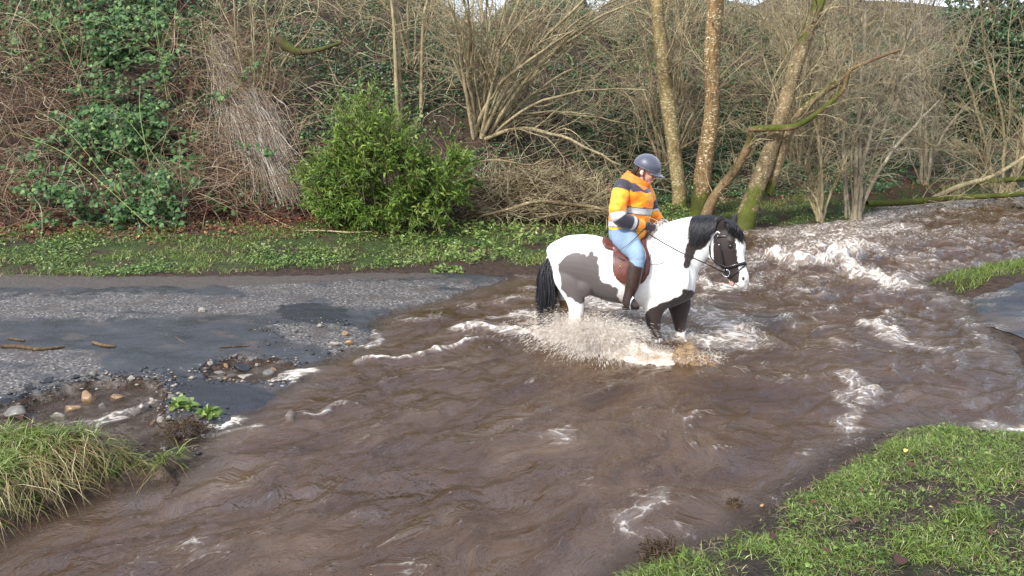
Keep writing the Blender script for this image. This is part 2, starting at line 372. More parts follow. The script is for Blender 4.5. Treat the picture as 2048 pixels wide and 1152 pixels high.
# crumbling rim: rises and breaks off
dh, _, _ = pldist(xj[u], yj[u], HOLE, True); dg, _, _ = pldist(xj[u], yj[u], GULLY, True); rim = np.minimum(dh, dg)
hh += .012*sstep(.25, .0, rim)*noise(x*20, y*20, 8)
hh = np.where(okk, hh, hh-.07)
m, nt, b, o = newmat('tarmac'); A = attr(nt, 'agg'); M_ = attr(nt, 'mud'); SL = attr(nt, 'slick')
t = nt.nodes.new('ShaderNodeTexCoord')
vo = nd(nt, 'ShaderNodeTexVoronoi', i_Scale=52.); nt.links.new(t.outputs['Object'], vo.inputs['Vector'])
sx = nt.nodes.new('ShaderNodeSeparateColor'); nt.links.new(vo.outputs['Color'], sx.inputs[0])
st = ramp(nt, [(0, (.035, .03, .027)), (.4, (.09, .078, .066)), (.75, (.155, .135, .113)), (.93, (.19, .17, .15)), (1, (.36, .33, .29))], sx.outputs[0])
dk = ramp(nt, [(0, (1, 1, 1)), (.55, (.8,)*3), (.95, (.2,)*3)], vo.outputs['Distance']); 
agc = mixc(nt, 1., st.outputs[0], dk.outputs[0], 'MULTIPLY')
f1 = nz(nt, 3.5, 5, .6); f2 = nz(nt, 120, 3, .7)
tar = ramp(nt, [(.3, (.016, .017, .02)), (.6, (.034, .035, .038)), (.8, (.06, .057, .052))], f1); tar2 = mixc(nt, 1., tar.outputs[0], ramp(nt, [(.3, (.5,)*3), (.7, (1.7,)*3)], f2).outputs[0], 'MULTIPLY')
c0 = mixc(nt, A, tar2, agc); c0 = mixc(nt, M_, c0, ramp(nt, [(.3, (.035, .026, .02)), (.7, (.09, .068, .052))], f2).outputs[0])
c0 = mixc(nt, SL, c0, (.012, .013, .017)); nt.links.new(c0, b.inputs['Base Color'])
rg = ramp(nt, [(.35, (.16,)*3), (.65, (.5,)*3)], nz(nt, 2.2, 4)); rr = mixc(nt, A, rg.outputs[0], (.6,)*3); rr = mixc(nt, M_, rr, (.55,)*3); rr = mixc(nt, SL, rr, (.3,)*3); nt.links.new(rr, b.inputs['Roughness'])
p = bump(nt, f2, .6, .006, None); p2 = bump(nt, dk.outputs[0], .5, .006, b, p)
TARMAC = m
o = build('track', np.stack([x, y, hh], 1), Fi, TARMAC, attrs={'agg': agg, 'mud': mudm, 'slick': slick}); o['kind'] = 'structure'

xs = axis([(5.2,12,.04)]); ys = axis([(6.2,10.4,.04)])
X, Y, F = grid(xs, ys); h, sdw, e, dm, xj, yj = height(X, Y, True); TR2 = [tuple(PZ(*p, .05)[:2]) for p in [(1930,590),(2060,582),(2300,590),(2400,720),(2120,790),(2040,720),(1960,660)]]
keep = inpoly(xj, yj, TR2)[F].all(1); u, Fi = sub(F[keep]); z0 = np.zeros(len(u))
o = build('track', np.stack([X[u], Y[u], h[u]+.012], 1), Fi, TARMAC, attrs={'agg': sstep(.1, .2, fbm(X[u]*1.5, Y[u]*1.5, 3, 91)), 'mud': sstep(.15, .3, fbm(X[u]*2.5, Y[u]*2.5, 3, 92))*.8, 'slick': z0}); o['kind'] = 'structure'

# ------------------------------------------------------------------ the swollen stream
FLOW = [(34,28),(20,21.5),(12,17),(8.2,14.2),(5.2,11.6),(3.2,9.3),(1.2,7.2),(-.4,5.4),(-1.9,3.9),(-3.6,2.2),(-7,-.8),(-13,-5)]
FLOW = [tuple(q) for q in crom(FLOW, 90)]
xs = axis([(-13,-5,.12),(-5,6.6,.019),(6.6,11,.04),(11,18,.09),(18,36,.3)])
ys = axis([(-6,2.4,.2),(2.4,7.,.019),(7,10.,.026),(10,16,.04),(16,24,.08),(24,30,.3)])
X, Y, F = grid(xs, ys); 
d, _, _ = pldist(X, Y, WATER, True); ins = inpoly(X, Y, WATER); gl = inpoly(X, Y, GULLY)
k = ((ins | (d < .4) | gl))[F].any(1); u, F = sub(F[k]); X, Y = X[u], Y[u]
sdw = np.where(ins[u], d[u], -d[u])
fd, fs, ft = pldist(X, Y, FLOW); T = fd*fs; Sx = ft
# calm flat foot near track; rough upstream
upst = sstep(9., 14, Y+.6*X*0) ; rough = .55+.9*sstep(8.2, 10.5, Y*.8+X*.35)
wx, wy = .2*fbm(X*1.1, Y*1.1, 3, 71), .35*fbm(X*1.1, Y*1.1, 3, 72)
s_, t_ = Sx+wx, T+wy
swell = fbm(s_*1.2, t_*2.1, 2, 73, .4)
rip = fbm(s_*3.4+swell*.5, t_*6.6+swell*.5, 4, 74, .42)
rid = 1-np.abs(noise(s_*2.6+swell, t_*4.2, 75))*2
fine = fbm(s_*12+.6*rip, t_*21+.6*rip, 3, 76, .55)
rid2 = 1-np.abs(noise(s_*7+.7*swell, t_*15+.5*rip, 78))*2
H = (.075*swell + .058*rip + .014*fine)*rough
edge = sstep(-.05, .5, sdw); H = H*(.25+.75*edge)
# hand placed foam and standing waves (photo pixels -> plane of the water)
foam = np.zeros(len(X)); add = np.zeros(len(X)); brown = np.zeros(len(X))
def stroke(pts, wd, st, up=0.):
    global foam, add
    pl = [tuple(PZ(*p)[:2]) for p in pts]
    dd, _, _ = pldist(X+.12*noise(X*4, Y*4, 81), Y+.12*noise(X*4, Y*4, 82), pl); g = np.exp(-(dd/(wd*1.45))**2)
    foam = np.maximum(foam, st*g); add = add+up*np.exp(-(dd/(wd*.8))**2)
stroke([(1545,522),(1590,530),(1640,528),(1700,512)], .24, 1., .16)
stroke([(1630,500),(1700,490),(1740,500)], .35, .9, .08)
stroke([(1680,520),(1720,545),(1790,575)], .22, .95, .06); stroke([(1690,540),(1760,545),(1830,575)], .3, .7, .03)
stroke([(1530,515),(1600,500),(1700,470),(1800,455)], .7, .78)
stroke([(1560,470),(1680,450),(1780,425),(1900,410)], .8, .76); stroke([(1700,500),(1850,470),(2000,450)], .8, .6)
stroke([(1500,465),(1620,455),(1700,445)], .35, .62); stroke([(1800,500),(1830,530),(1850,540)], .35, .62)
stroke([(1720,400+20),(1900,400),(2040,400)], .9, .66); stroke([(1850,440),(2040,425)], .9, .5)
stroke([(1725,640),(1760,655),(1790,680)], .15, .82, .03); stroke([(1750,650),(1830,680),(1870,700)], .12, .75, .02)
stroke([(1700,750),(1730,775),(1740,805)], .12, .8, .03); stroke([(1690,780),(1690,830),(1700,860)], .12, .72)
stroke([(1700,690),(1790,700)], .12, .6); stroke([(1640,560),(1700,600),(1740,640)], .25, .5); stroke([(1500,560),(1560,540)], .2, .6)
stroke([(1395,560),(1450,580),(1500,570)], .22, .8, .02); stroke([(1390,620),(1460,640),(1480,680)], .4, .78); stroke([(1380,600),(1500,610)], .3, .6)
stroke([(1400,690),(1470,680),(1500,640)], .22, .7); stroke([(1420,720),(1480,700)], .1, .6)
stroke([(1160,600),(1260,615),(1330,620)], .35, .85); stroke([(1150,650),(1290,660),(1420,680)], .32, .9)
stroke([(940,655),(1000,655),(1080,668),(1140,680)], .17, .98, .04); stroke([(985,635),(1060,625),(1120,630)], .16, .8)
stroke([(700,722),(770,716),(840,712),(900,690),(960,676)], .06, .85, .03); stroke([(565,850),(590,832),(640,822),(700,806)], .07, .66, .03)
stroke([(800,655),(900,640),(1000,610)], .2, .42); stroke([(1290,595),(1280,570)],.3,.5)
stroke([(600,742),(560,760),(520,785),(505,800)], .09, 1.05); stroke([(450,842),(412,848)], .11, 1.25); stroke([(360,882),(430,868),(520,850)], .06, .8)
stroke([(760,630),(710,630),(690,632)], .07, .95); stroke([(1030,548),(985,552),(940,560)], .12, .95); stroke([(745,660),(735,690),(660,700)], .07, .8)
stroke([(1255,1075),(1262,1040),(1285,1000),(1310,985)], .12, .66); stroke([(1275,1060),(1310,1015)], .09, .6)
stroke([(400,900),(470,880),(560,870)], .09, .42); stroke([(480,965),(560,950)], .07, .45); stroke([(880,940),(830,960)], .06, .45)
stroke([(1960,850),(2010,848),(2048,852)], .1, .85); stroke([(1880,690),(1960,700),(2030,760)], .2, .4); stroke([(1770,640),(1860,650)], .1, .5)
stroke([(1580,650),(1620,640)], .07, .6); stroke([(1520,700),(1640,690),(1700,720)], .12, .5); stroke([(1750,860),(1860,850)], .12, .42)
stroke([(200,845),(300,812),(340,790)], .09, .9); stroke([(230,830),(190,850),(100,850)], .1, .7)
for a in ((1540,860,1640,850),(1380,900,1470,880),(650,1010,720,990),(250,1100,330,1080),(120,1120,200,1100),(520,1080,620,1050),(760,1080,860,1040),(60,1140,140,1120),(980,1010,1050,980),(620,905,700,885),(700,960,790,940),(880,830,960,810),(1080,900,1180,880)):
    stroke([(a[0],a[1]),(a[2],a[3])], .055, .38)
foam = np.maximum(foam, .29+.3*swell+.17*sstep(6.5, 11, Y+.3*X)+.35*rip)
H = H + add*(1+.5*rip) + .02*np.clip(foam-.5, 0, 1)*fbm(X*14, Y*14, 3, 83)
# bow wave in front of the splash and a trough
H = np.where(gl[u] & (sdw < 0), .004+.004*rip, H)
H = np.where((sdw < 0) & ~gl[u], np.minimum(H*.3, .004)+.004, H)
shallow = sstep(.5, .0, sdw)*.8
m, nt, b, o = newmat('water'); FL = attr(nt, 'flow', 'Vector'); FO = attr(nt, 'foam'); SH = attr(nt, 'shallow')
def vscale(v, s):
    q = nt.nodes.new('ShaderNodeVectorMath'); q.operation = 'MULTIPLY'; nt.links.new(v, q.inputs[0]); q.inputs[1].default_value = s; return q.outputs[0]
na = nz(nt, 1., 5, .6, vscale(FL, (3.4, 7.5, 1)), .25); nb = nz(nt, 1., 4, .6, vscale(FL, (17, 27, 1)), .3)
nc = nz(nt, 1., 3, .6, vscale(FL, (1.1, 2.2, 1)), .6)
def mth(op, a, b_=None, c_=None, clamp=False):
    q = nt.nodes.new('ShaderNodeMath'); q.operation = op; q.use_clamp = clamp
    for i, v in enumerate((a, b_, c_)):
        if v is None: continue
        if isinstance(v, (int, float)): q.inputs[i].default_value = v
        else: nt.links.new(v, q.inputs[i])
    return q.outputs[0]
def ridge(v, k): return mth('SUBTRACT', 1., mth('MULTIPLY', mth('ABSOLUTE', mth('SUBTRACT', v, .5)), k))
def net(sc, wamp, seedv, wd):
    wn = nt.nodes.new('ShaderNodeTexNoise'); wn.inputs['Scale'].default_value = 1.; wn.inputs['Detail'].default_value = 4; nt.links.new(vscale(FL, (sc[0]*.7, sc[1]*.7, 1)), wn.inputs['Vector'])
    ad = nt.nodes.new('ShaderNodeVectorMath'); ad.operation = 'MULTIPLY_ADD'; nt.links.new(wn.outputs['Color'], ad.inputs[0]); ad.inputs[1].default_value = (wamp, wamp, 0); nt.links.new(vscale(FL, sc), ad.inputs[2])
    v = nt.nodes.new('ShaderNodeTexVoronoi'); v.feature = 'DISTANCE_TO_EDGE'; v.inputs['Scale'].default_value = 1.; nt.links.new(ad.outputs[0], v.inputs['Vector'])
    r_ = nt.nodes.new('ShaderNodeMapRange'); r_.inputs[1].default_value = 0; r_.inputs[2].default_value = wd; r_.inputs[3].default_value = 1; r_.inputs[4].default_value = 0; nt.links.new(v.outputs[0], r_.inputs[0]); return r_.outputs[0]
n1_, n2_ = net((4.5, 8, 1), 2.2, 0, .22), net((13, 20, 1), 1.8, 0, .3)
lace = mth('ADD', mth('MULTIPLY', n1_, .38), mth('ADD', mth('MULTIPLY', n2_, .28), mth('ADD', mth('MULTIPLY', nb, .3), mth('MULTIPLY', na, .35))))
msk = mth('ADD', lace, mth('MULTIPLY', mth('SUBTRACT', FO, 1.), 1.25))
fm = nt.nodes.new('ShaderNodeMapRange'); fm.interpolation_type = 'SMOOTHSTEP'; nt.links.new(msk, fm.inputs[0]); fm.inputs[1].default_value = .1; fm.inputs[2].default_value = .92
wc = ramp(nt, [(.3, (.034, .0145, .0045)), (.52, (.053, .025, .009)), (.72, (.085, .05, .027))], nc)
fc = ramp(nt, [(.36, (.4, .3, .2)), (.5, (.62, .55, .46)), (.64, (.82, .79, .74))], nb)
c2 = mixc(nt, SH, wc.outputs[0], (.075, .05, .033)); vl = mth('MULTIPLY', mth('SUBTRACT', FO, .5, clamp=True), .85); ff = mth('MAXIMUM', fm.outputs[0], mth('MULTIPLY', vl, mth('ADD', mth('MULTIPLY', na, .9), .45))); cc = mixc(nt, ff, c2, fc.outputs[0])
nt.links.new(cc, b.inputs['Base Color']); b.inputs['IOR'].default_value = 1.4; b.inputs['Specular IOR Level'].default_value = .7
rr = mixc(nt, fm.outputs[0], (.035,)*3, (.7,)*3); nt.links.new(rr, b.inputs['Roughness'])
hgt = mth('ADD', mth('ADD', na, mth('MULTIPLY', nb, .4)), mth('MULTIPLY', fm.outputs[0], .6)); nf = nz(nt, 1., 3, .5, vscale(FL, (34, 60, 1)), .2); bump(nt, nf, 1., .007, b, bump(nt, hgt, 1., .018, None))
# thin water near the edges lets the bed show
tr = nt.nodes.new('ShaderNodeBsdfTransparent'); ms = nt.nodes.new('ShaderNodeMixShader'); TH = attr(nt, 'thin')
nt.links.new(mth('MULTIPLY', TH, mth('SUBTRACT', 1., fm.outputs[0])), ms.inputs[0]); nt.links.new(b.outputs[0], ms.inputs[1]); nt.links.new(tr.outputs[0], ms.inputs[2]); nt.links.new(ms.outputs[0], o.inputs[0])
thin = .6*sstep(.22, -.02, sdw)
WATERMAT = m
WV = np.stack([X, Y, H], 1)
o = build('water', WV, F, WATERMAT, attrs={'flow': np.stack([s_, t_, 0*s_], 1), 'foam': foam, 'shallow': shallow, 'thin': thin}); o['kind'] = 'structure'
# ------------------------------------------------------------------ vegetation
def gnormal(x, y, h=None):
    e_ = .08; hx = height(x+e_, y)-height(x-e_, y); hy = height(x, y+e_)-height(x, y-e_)
    return nrm(np.stack([-hx/(2*e_), -hy/(2*e_), np.ones_like(hx)], 1))
def scat(M, xr, yr, elo=-9., ehi=60., seed=0):
    r = np.random.default_rng(seed); x = r.uniform(*xr, M); y = r.uniform(*yr, M); h, sdw, e, dm, xj, yj = height(x, y, True)
    k = (e > elo) & (e < ehi) & (sdw < -.02); x, y, h, e, sdw, dm = x[k], y[k], h[k], e[k], sdw[k], dm[k]
    P = np.stack([x, y, h], 1); px, py = proj(P); return r, P, px, py, e, sdw, dm
def region(px, py, polys, jit=25, s=0):
    jx = jit*fbm(px*.02, py*.02, 3, 100+s)*2; jy = jit*fbm(px*.02, py*.02, 3, 130+s)*2; m = np.zeros(px.shape, bool)
    for pl in polys: m |= inpoly(px+jx, py+jy, pl)
    return m
def barkmat(name, c1, c2, moss=.3, lichen=.5, mscale=3.):
    m, nt, b, o = newmat(name); t = nt.nodes.new('ShaderNodeTexCoord'); mp = nt.nodes.new('ShaderNodeMapping'); mp.inputs['Scale'].default_value = (1, 1, .35)
    nt.links.new(t.outputs['Object'], mp.inputs[0]); f = nz(nt, 22, 5, .6, mp.outputs[0])
    c = ramp(nt, [(.3, c1), (.7, c2)], f).outputs[0]
    mp2 = nt.nodes.new('ShaderNodeMapping'); mp2.inputs['Scale'].default_value = (1, 1, 2.2); nt.links.new(t.outputs['Object'], mp2.inputs[0])
    lf = nz(nt, 17, 3, .6, mp2.outputs[0]); lr = ramp(nt, [(.68-.12*lichen, (0,)*3), (.72-.12*lichen, (1,)*3)], lf)
    c = mixc(nt, lr.outputs[0], c, (.48, .44, .3))
    mf = nz(nt, mscale, 5, .65); gm = nz(nt, 70, 2); gn_ = nt.nodes.new('ShaderNodeNewGeometry'); sn_ = nt.nodes.new('ShaderNodeSeparateXYZ'); nt.links.new(gn_.outputs['Normal'], sn_.inputs[0]); m0 = nt.nodes.new('ShaderNodeMath'); m0.operation = 'MULTIPLY_ADD'; nt.links.new(sn_.outputs[2], m0.inputs[0]); m0.inputs[1].default_value = .16; nt.links.new(mf, m0.inputs[2]); mb = nt.nodes.new('ShaderNodeMath'); mb.operation = 'ADD'; nt.links.new(m0.outputs[0], mb.inputs[0]); nt.links.new(attr(nt, 'moss'), mb.inputs[1])
    mr_ = ramp(nt, [(.78-moss*.3, (0,)*3), (.86-moss*.3, (1,)*3)], mb.outputs[0])
    mc = ramp(nt, [(.3, (.025, .038, .006)), (.7, (.12, .135, .018))], gm)
    c = mixc(nt, mr_.outputs[0], c, mc.outputs[0]); bl = ramp(nt, [(.35, (.55, .5, .45)), (.65, (1.15, 1.12, 1.05))], nz(nt, 1.7, 4, .6)); c = mixc(nt, 1., c, bl.outputs[0], 'MULTIPLY'); nt.links.new(c, b.inputs['Base Color']); b.inputs['Roughness'].default_value = .8; b.inputs['Specular IOR Level'].default_value = .25
    p = bump(nt, f, .7, .02, None); bump(nt, gm, .5, .012, b, p); return m
BARK = barkmat('lichen bark', (.13, .095, .04), (.33, .26, .12), .2, 1.)
BARKB = barkmat('orange bark', (.07, .045, .022), (.27, .175, .08), .3, .85)
BARKG = barkmat('grey bark', (.09, .065, .03), (.27, .21, .12), .25, .7)
PALE = barkmat('pale bark', (.17, .145, .1), (.4, .36, .27), .15, .6)
TWIG = barkmat('twig bark', (.17, .135, .075), (.46, .4, .25), .3, .1)
TWIGD = barkmat('dark twig bark', (.05, .033, .02), (.17, .115, .065), .2, .0)
LOG = barkmat('mossy bark', (.05, .035, .022), (.14, .1, .06), 1.0, .2)

def trunk(mb, pts, rad, k=14, n=40, seed=0, moss=None, rough=.08):
    P = crom(pts, n); Rr = crom(np.array(rad)[:, None]*np.ones((1, 1)), n)[:, 0] if len(rad) == len(pts) else np.interp(np.linspace(0, 1, n), np.linspace(0, 1, len(rad)), rad)
    V, F = tubes(P[None], Rr[None], k); V = V.reshape(n, k, 3); ctr = P[:, None, :]; d = V-ctr
    th = np.arange(k)[None]*6.283/k; s = np.linspace(0, 1, n)[:, None]*np.linalg.norm(P[-1]-P[0])
    f = 1+rough*(np.sin(th*2+seed+s*1.3)+.8*noise(np.cos(th)*2+seed*3+s*0, s*3+np.sin(th)*2, seed))
    V = ctr+d*f[..., None]; tip = np.array([P[-1]]); 
    mo = np.repeat(np.interp(np.linspace(0, 1, n), np.linspace(0, 1, len(moss)), moss), k) if moss is not None else np.zeros(n*k)
    mb.add(V, F, moss=mo); return P, Rr
def root3(p, lift=-.12): return np.array([p[0], p[1], p[2]+lift])

# ---- ivy and other small leaves on the embankment
IVYM = leafmat('ivy leaf', [(0, (.014, .032, .011)), (.35, (.036, .082, .022)), (.7, (.09, .165, .045)), (.93, (.18, .27, .075)), (1, (.25, .2, .07))], .35, .5, .2)
r, P, px, py, e, sdw, dm = scat(620000, (-17, 22), (11.5, 34), -.3, 12, 1)
den = .4+1.7*fbm(P[:, 0]*.8, P[:, 1]*.8+P[:, 2], 4, 7)
den = den+.45*region(px, py, [[(540,40),(700,60),(900,100),(930,200),(760,230),(620,190),(540,120)],[(700,150),(820,60),(900,120),(860,210)],[(1150,240),(1500,200),(1600,330),(1500,440),(1300,420),(1150,330)],[(1480,320),(1800,330),(1830,420),(1500,460)],[(600,180),(700,200),(650,330),(580,300)]])
den = den-.25*region(px, py, [[(640,20),(800,30),(860,120),(700,90)],[(-400,430),(0,440),(800,430),(1100,420),(1100,520),(-400,520)]])+.1*(px > 1500)
k = r.uniform(0, 1, len(P)) < den*.75; P = P[k]; M = len(P); Nn = gnormal(P[:, 0], P[:, 1]); 
P = P+Nn*r.uniform(.0, .14, (M, 1)); D = nrm(r.normal(0, 1, (M, 3))+np.array([0, -.3, -.5])-Nn*.4); LN = nrm(Nn+np.array([0, -.5, .3])+r.normal(0, .45, (M, 3)))
sz = r.uniform(.035, .075, M)*(1+.02*np.maximum(P[:, 1]-14, 0)); V, F, A = leafset(P, D, LN, sz, sz*.85, np.clip(r.beta(2, 3, M), 0, 1))
print('ivy', M); tag(build('ivy', V, F, IVYM, None, False, {'rnd': A}), 'dark green ivy and creepers covering the steep embankment', 'ivy', kind='stuff')

# ---- fine twig litter and creeping stems over the embankment
def stemmat(name, stops, rough=.7):
    m, nt, b, o = newmat(name); nt.links.new(ramp(nt, stops, attr(nt, 'rnd')).outputs[0], b.inputs['Base Color']); b.inputs['Roughness'].default_value = rough; b.inputs['Specular IOR Level'].default_value = .3; return m
STRAW = stemmat('dead stems', [(0, (.07, .03, .018)), (.4, (.2, .115, .062)), (.75, (.32, .23, .145)), (1, (.52, .44, .32))])
GREY = stemmat('grey dry stems', [(0, (.08, .055, .035)), (.5, (.27, .22, .16)), (1, (.62, .56, .46))])
TAN = stemmat('tan twigs', [(0, (.09, .055, .03)), (.4, (.24, .18, .1)), (.8, (.42, .35, .22)), (1, (.58, .52, .38))])
def arcs(mask, M0, L0, L1, rad, up, wob, seed, lift=.1, nseg=8, xr=(-17, 20), yr=(11.5, 30), dirn=None, e0=-.1, e1=10):
    r, P, px, py, e, sdw, dm = scat(M0, xr, yr, e0, e1, seed); k = mask(px, py, P, r); P = P[k]; M = len(P)
    Nn = gnormal(P[:, 0], P[:, 1]); D = nrm(r.normal(0, 1, (M, 3))*np.array([1, .5, .6])+Nn*.5+(np.array(dirn) if dirn is not None else 0))
    P = P+Nn*r.uniform(-.03, lift, (M, 1)); Q = grow(P, D, r.uniform(L0, L1, M), nseg, wob, up, seed+5)
    R0 = r.uniform(rad[0], rad[1], M); V, F = tubes(Q, R0[:, None]*np.linspace(1, .4, nseg)[None], 3)
    return V, F, np.repeat(np.clip(r.beta(2, 2, M), 0, 1), nseg*3), Q
Lp = [[(-600,60),(150,60),(210,200),(120,330),(160,440),(40,480),(-600,480)], [(330,110),(480,60),(600,330),(640,420),(400,440),(330,300)], [(200,400),(420,370),(560,430),(300,470)]]
V, F, A, Q = arcs(lambda x, y, P, r: region(x, y, Lp, 30, 1) & (r.uniform(0, 1, len(x)) < .9), 85000, .4, 1.5, (.004, .009), -.12, .22, 31, .55, e1=9)
tag(build('bracken', V, F, STRAW, None, True, {'rnd': A}), 'tangle of dead brown bracken and straw on the left of the embankment', 'dead bracken', kind='stuff')
V, F, A, Q = arcs(lambda x, y, P, r: (x > 480) & (r.uniform(0, 1, len(x)) < (.35+.9*fbm(P[:, 0]*.6, P[:, 1]*.6, 3, 77)+.06*region(x, y, [[(900,-50),(2300,-50),(2300,440),(1000,420),(960,200)]])+.2*region(x, y, [[(560,-50),(900,-50),(900,60),(560,90)]]))), 42000, .4, 1.6, (.004, .010), -.06, .3, 33, .3, e0=.2, e1=10)
tag(build('undergrowth', V, F, TAN, None, True, {'rnd': A}), 'tangle of fine dry twigs and dead stems across the embankment', 'undergrowth', kind='stuff')
# ---- pale cascade of dry stalks
lines = [(430,85,560,330),(440,100,590,420),(425,100,555,420),(450,130,610,425),(435,90,480,330),(460,180,600,420)]
Qs = []; r = np.random.default_rng(5)
for (x0, y0, x1, y1) in lines:
    a = hit(x0, y0); b2 = hit(x1, y1); 
    for i in range(190):
        t0 = r.uniform(0, .65); t1 = min(1, t0+r.uniform(.25, .6)); sp = r.normal(0, .06+.16*t1, 3)*np.array([1, .4, .3]); s0 = r.normal(0, .07+.1*t0, 3)
        p = a*(1-t0)+b2*t0+s0; q = a*(1-t1)+b2*t1+sp+s0
        zz = np.linspace(0, 1, 9)[:, None]; path = p*(1-zz)+q*zz+r.normal(0, .05, 3)*np.sin(zz*3.1)+r.normal(0, .012, (9, 3))
        g = height(path[:, 0], path[:, 1]); path[:, 2] = g+np.abs(path[:, 2]-g)*.2+.12+.3*np.sin(zz[:, 0]*3.14)*r.uniform(.1, 1)+r.uniform(-.05, .12); path[:, 1] -= .15; Qs.append(path)
Qs = np.array(Qs); V, F = tubes(Qs, r.uniform(.002, .0055, len(Qs))[:, None]*np.linspace(1, .5, 9)[None], 3)
tag(build('dry_grass', V, F, GREY, None, True, {'rnd': np.repeat(r.uniform(0, 1, len(Qs)), 27)}), 'grey dry stalks cascading down the embankment beside the brambles', 'dry grass', kind='stuff')

# ---- brambles
BRAM = leafmat('bramble leaf', [(0, (.014, .036, .01)), (.35, (.036, .09, .022)), (.68, (.09, .175, .045)), (.9, (.19, .29, .085)), (1, (.4, .4, .16))], .5, .3, .22)
Bp = [[(20,-100),(390,-100),(370,90),(330,180),(340,230),(380,330),(420,420),(340,500),(190,500),(60,430),(60,330),(180,340),(120,200),(60,90)], [(-900,-200),(30,-200),(60,60),(-900,60)], [(470,210),(520,215),(540,290),(490,280)], [(540,290),(590,330),(600,380),(550,350)], [(-400,180),(-100,200),(-80,400),(-400,400)]]
r, P, px, py, e, sdw, dm = scat(30000, (-18, -2), (11.5, 20), -.4, 9, 9)
k = region(px, py, Bp, 28, 3) & (r.uniform(0, 1, len(P)) < np.clip(.02+2.4*fbm(P[:, 0]*1.5, P[:, 2]*1.5, 3, 12), .02, .6)); P = P[k]; M = len(P)
Nn = gnormal(P[:, 0], P[:, 1]); out = r.uniform(.05, .75, (M, 1)); base = P+Nn*out
Dc = nrm(r.normal(0, 1, (M, 3))*np.array([1, .4, .5])+np.array([.2, -.4, -.35])); Qc = grow(base, Dc, r.uniform(.3, .75, M), 6, .25, -.12, 91)
LP, LD, LNn, LS, LR = [], [], [], [], []
for i in range(1, 6):
    for s in (-1, 1, 0):
        p = Qc[:, i]; d = nrm(Qc[:, i]-Qc[:, i-1]); side = nrm(np.cross(d, np.array([0, -.6, .6])))*s
        LP.append(p+r.normal(0, .012, p.shape)); LD.append(nrm(side*1.0+d*.5+r.normal(0, .35, p.shape))); LNn.append(nrm(np.array([-.1, -.75, .6])+r.normal(0, .3, p.shape)))
        LS.append(r.uniform(.04, .12, M)); LR.append(np.clip(r.beta(2.2, 2.6, M), 0, 1))
V, F, A = leafset(np.vstack(LP), np.vstack(LD), np.vstack(LNn), np.concatenate(LS), np.concatenate(LS)*.78, np.concatenate(LR)); print('bramble', len(A)//6)
tag(build('bramble', V, F, BRAM, None, False, {'rnd': A}), 'glossy green bramble leaves tumbling down the left of the embankment', 'brambles', kind='stuff')
V, F = tubes(Qc[::2], .004, 3); tag(build('bramble_stem', V, F, TAN, None, True, {'rnd': np.repeat(r.uniform(.1, .8, len(Qc[::2])), 18)}), 'thin arching canes among the bramble leaves', 'bramble canes', kind='stuff')
LA = []
for i, (x0, y0, x1, y1) in enumerate([(180,150,60,90),(130,120,330,130),(100,280,260,420),(20,220,160,160),(230,260,380,420),(10,400,110,310),(330,20,350,230),(200,60,420,30),(60,330,320,480),(300,230,330,420),(120,70,200,250)]):
    a = hit(x0, y0, .5); a[1] -= .3; b2 = hit(x1, y1, .25); b2[1] -= .3; md = (a+b2)/2+np.array([0, -.2, .35]); LA.append(crom([a, md, b2], 14))
mb = MB(); V, F = tubes(np.array(LA), .0045, 5); mb.add(V, F, rnd=.9); 
tag(mb.build('bramble_cane', stemmat('green cane', [(0, (.12, .14, .04)), (1, (.25, .28, .09))])), 'long pale green canes arching over the brambles', 'bramble canes', kind='stuff')

# ---- reddish leaf litter at the foot of the embankment, and loose dead leaves
LITM = leafmat('dead leaf', [(0, (.035, .018, .012)), (.35, (.11, .04, .022)), (.7, (.22, .09, .04)), (.92, (.34, .2, .09)), (1, (.5, .42, .12))], .55, .35, .1)
r, P, px, py, e, sdw, dm = scat(150000, (-16, 16), (9.5, 25), -1.6, 3.2, 17)
wgt = sstep(-1.4, -.2, e)*sstep(2.6, .6, e)*(.6+.8*fbm(P[:, 0], P[:, 1], 3, 19))*np.where(region(px, py, [[(-600,370),(760,410),(800,505),(-600,525)]]), 1.6, .28)
k = r.uniform(0, 1, len(P)) < wgt; P = P[k]; M = len(P); P[:, 2] += r.uniform(0, .03, M); D = nrm(r.normal(0, 1, (M, 3))*np.array([1, 1, .35])); s = r.uniform(.035, .085, M)
V, F, A = leafset(P, D, nrm(r.normal(0, .35, (M, 3))+np.array([0, -.15, 1])), s, s*.7, np.clip(r.beta(2, 2.6, M), 0, 1), .25, .2); print('litter', M)
tag(build('leaf_litter', V, F, LITM, None, False, {'rnd': A}), 'reddish brown dead leaves littering the foot of the embankment', 'leaf litter', kind='stuff')

# ---- grass and herbs of the verge
GRM = leafmat('grass blade', [(0, (.04, .065, .012)), (.35, (.095, .14, .025)), (.7, (.18, .24, .045)), (.88, (.24, .31, .07)), (.93, (.4, .33, .16)), (1, (.55, .46, .26))], .4, .4, .35)
HERB = leafmat('herb leaf', [(0, (.03, .06, .012)), (.4, (.08, .14, .025)), (.8, (.17, .26, .05)), (1, (.32, .38, .12))], .38, .45, .3)
r, P, px, py, e, sdw, dm = scat(330000, (-14, 9), (9.8, 19), -3.6, .5, 23)
trk = inpoly(P[:, 0], P[:, 1], TRACK)
wgt = np.clip(.38+1.7*fbm(P[:, 0]*1.1, P[:, 1]*1.4, 4, 24), 0, 1)*sstep(-3.1, -2.7, e)*sstep(.4, -.6, e)*np.where(trk, .06, 1); wgt = np.where((P[:, 0] > 1.) & (sdw > -.25), .3, wgt)
wgt = wgt + .35*region(px, py, [[(0,515),(350,505),(700,500),(1100,480),(1100,535),(700,545),(300,560),(0,560)]])*(wgt > 0)
